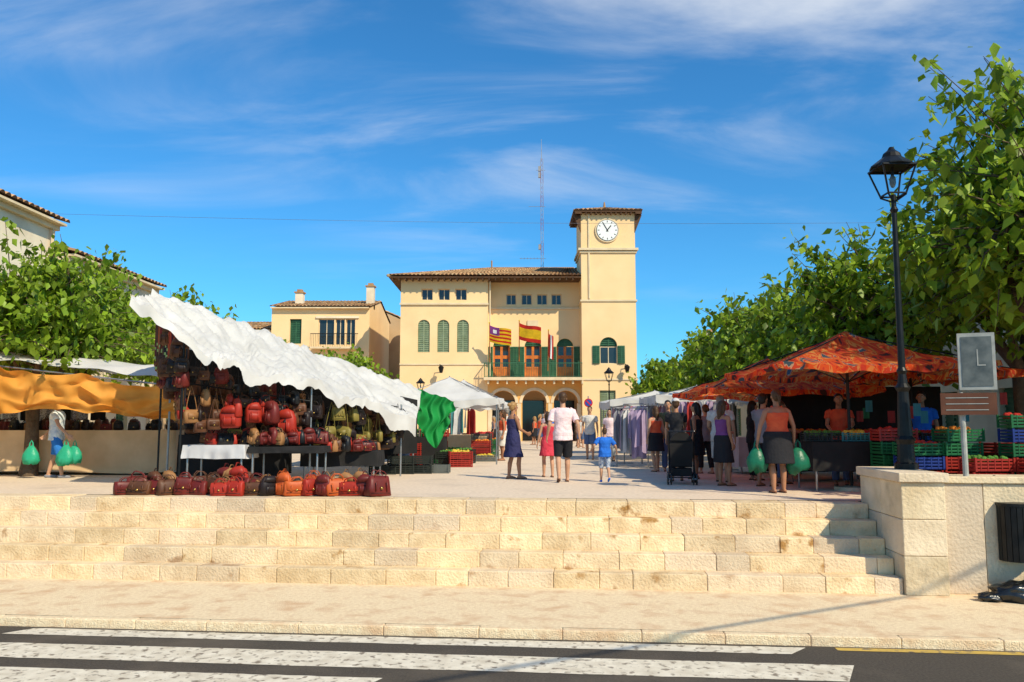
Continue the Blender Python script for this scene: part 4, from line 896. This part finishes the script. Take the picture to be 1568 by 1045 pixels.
# ---------------------------------------------------------------- light, sky, camera
EL,AZ=41,40
sd=bpy.data.lights.new('sun','SUN'); sd.energy=5.0; sd.angle=R(.53); sd.color=(1,.89,.66)
so_=bpy.data.objects.new('sun',sd); sc.collection.objects.link(so_)
src=Vector((math.sin(R(AZ))*math.cos(R(EL)),-math.cos(R(AZ))*math.cos(R(EL)),math.sin(R(EL))))
so_.rotation_euler=src.to_track_quat('Z','Y').to_euler()
w=bpy.data.worlds.new('World'); sc.world=w; w.use_nodes=True; nt=w.node_tree;N=nt.nodes;L=nt.links
bg=N['Background']; bg.inputs[1].default_value=.115
sky=N.new('ShaderNodeTexSky'); sky.sky_type='NISHITA'; sky.sun_disc=False; sky.sun_elevation=R(EL); sky.sun_rotation=R(180-AZ); sky.air_density=1.0; sky.dust_density=.3; sky.ozone_density=2.0
hs=N.new('ShaderNodeMix'); hs.data_type='RGBA'; hs.blend_type='MULTIPLY'; hs.inputs[0].default_value=1; L.new(sky.outputs[0],hs.inputs[6]); hs.inputs[7].default_value=(.34,1.02,1.45,1)
tc=N.new('ShaderNodeTexCoord'); sp=N.new('ShaderNodeSeparateXYZ'); L.new(tc.outputs['Generated'],sp.inputs[0])
def mth(op,a,b=None):
    m=N.new('ShaderNodeMath'); m.operation=op
    for i,q in enumerate((a,b)):
        if q is None: continue
        if isinstance(q,(int,float)): m.inputs[i].default_value=q
        else: L.new(q,m.inputs[i])
    return m.outputs[0]
zz=mth('ADD',mth('MAXIMUM',sp.outputs[2],0),.12)
cb=N.new('ShaderNodeCombineXYZ'); L.new(mth('DIVIDE',sp.outputs[0],zz),cb.inputs[0]); L.new(mth('DIVIDE',sp.outputs[1],zz),cb.inputs[1])
mp=N.new('ShaderNodeMapping'); mp.inputs['Rotation'].default_value=(0,0,R(30)); mp.inputs['Scale'].default_value=(.58,1.2,1); mp.inputs['Location'].default_value=(1.45,.4,0); L.new(cb.outputs[0],mp.inputs[0])
n1=N.new('ShaderNodeTexNoise'); n1.inputs['Scale'].default_value=1.6; n1.inputs['Detail'].default_value=9; n1.inputs['Roughness'].default_value=.58; n1.inputs['Distortion'].default_value=.6; L.new(mp.outputs[0],n1.inputs[0])
n2=N.new('ShaderNodeTexNoise'); n2.inputs['Scale'].default_value=.55; n2.inputs['Detail'].default_value=3; L.new(mp.outputs[0],n2.inputs[0])
a1=N.new('ShaderNodeMapRange'); a1.interpolation_type='SMOOTHSTEP'; a1.inputs[1].default_value=.42; a1.inputs[2].default_value=.78; L.new(n1.outputs[0],a1.inputs[0])
a2=N.new('ShaderNodeMapRange'); a2.interpolation_type='SMOOTHSTEP'; a2.inputs[1].default_value=.38; a2.inputs[2].default_value=.66; L.new(n2.outputs[0],a2.inputs[0])
a3=N.new('ShaderNodeMapRange'); a3.inputs[1].default_value=.1; a3.inputs[2].default_value=.4; L.new(sp.outputs[2],a3.inputs[0])
fac=mth('MULTIPLY',mth('MULTIPLY',a1.outputs[0],a2.outputs[0]),mth('MULTIPLY',a3.outputs[0],.95))
mx=N.new('ShaderNodeMix'); mx.data_type='RGBA'; L.new(fac,mx.inputs[0]); L.new(hs.outputs[2],mx.inputs[6]); mx.inputs[7].default_value=(8,8.3,8.6,1)
L.new(mx.outputs[2],bg.inputs[0])
cam=bpy.data.cameras.new('camera'); co=bpy.data.objects.new('camera',cam); sc.collection.objects.link(co); sc.camera=co
co.location=(0,0,1.15); co.rotation_euler=(R(90+5.85),0,0); cam.sensor_width=36; cam.lens=36*1250/1568; cam.clip_end=3000; cam.clip_start=.1
sc.view_settings.view_transform='Standard'; sc.view_settings.look='None'; sc.view_settings.exposure=0
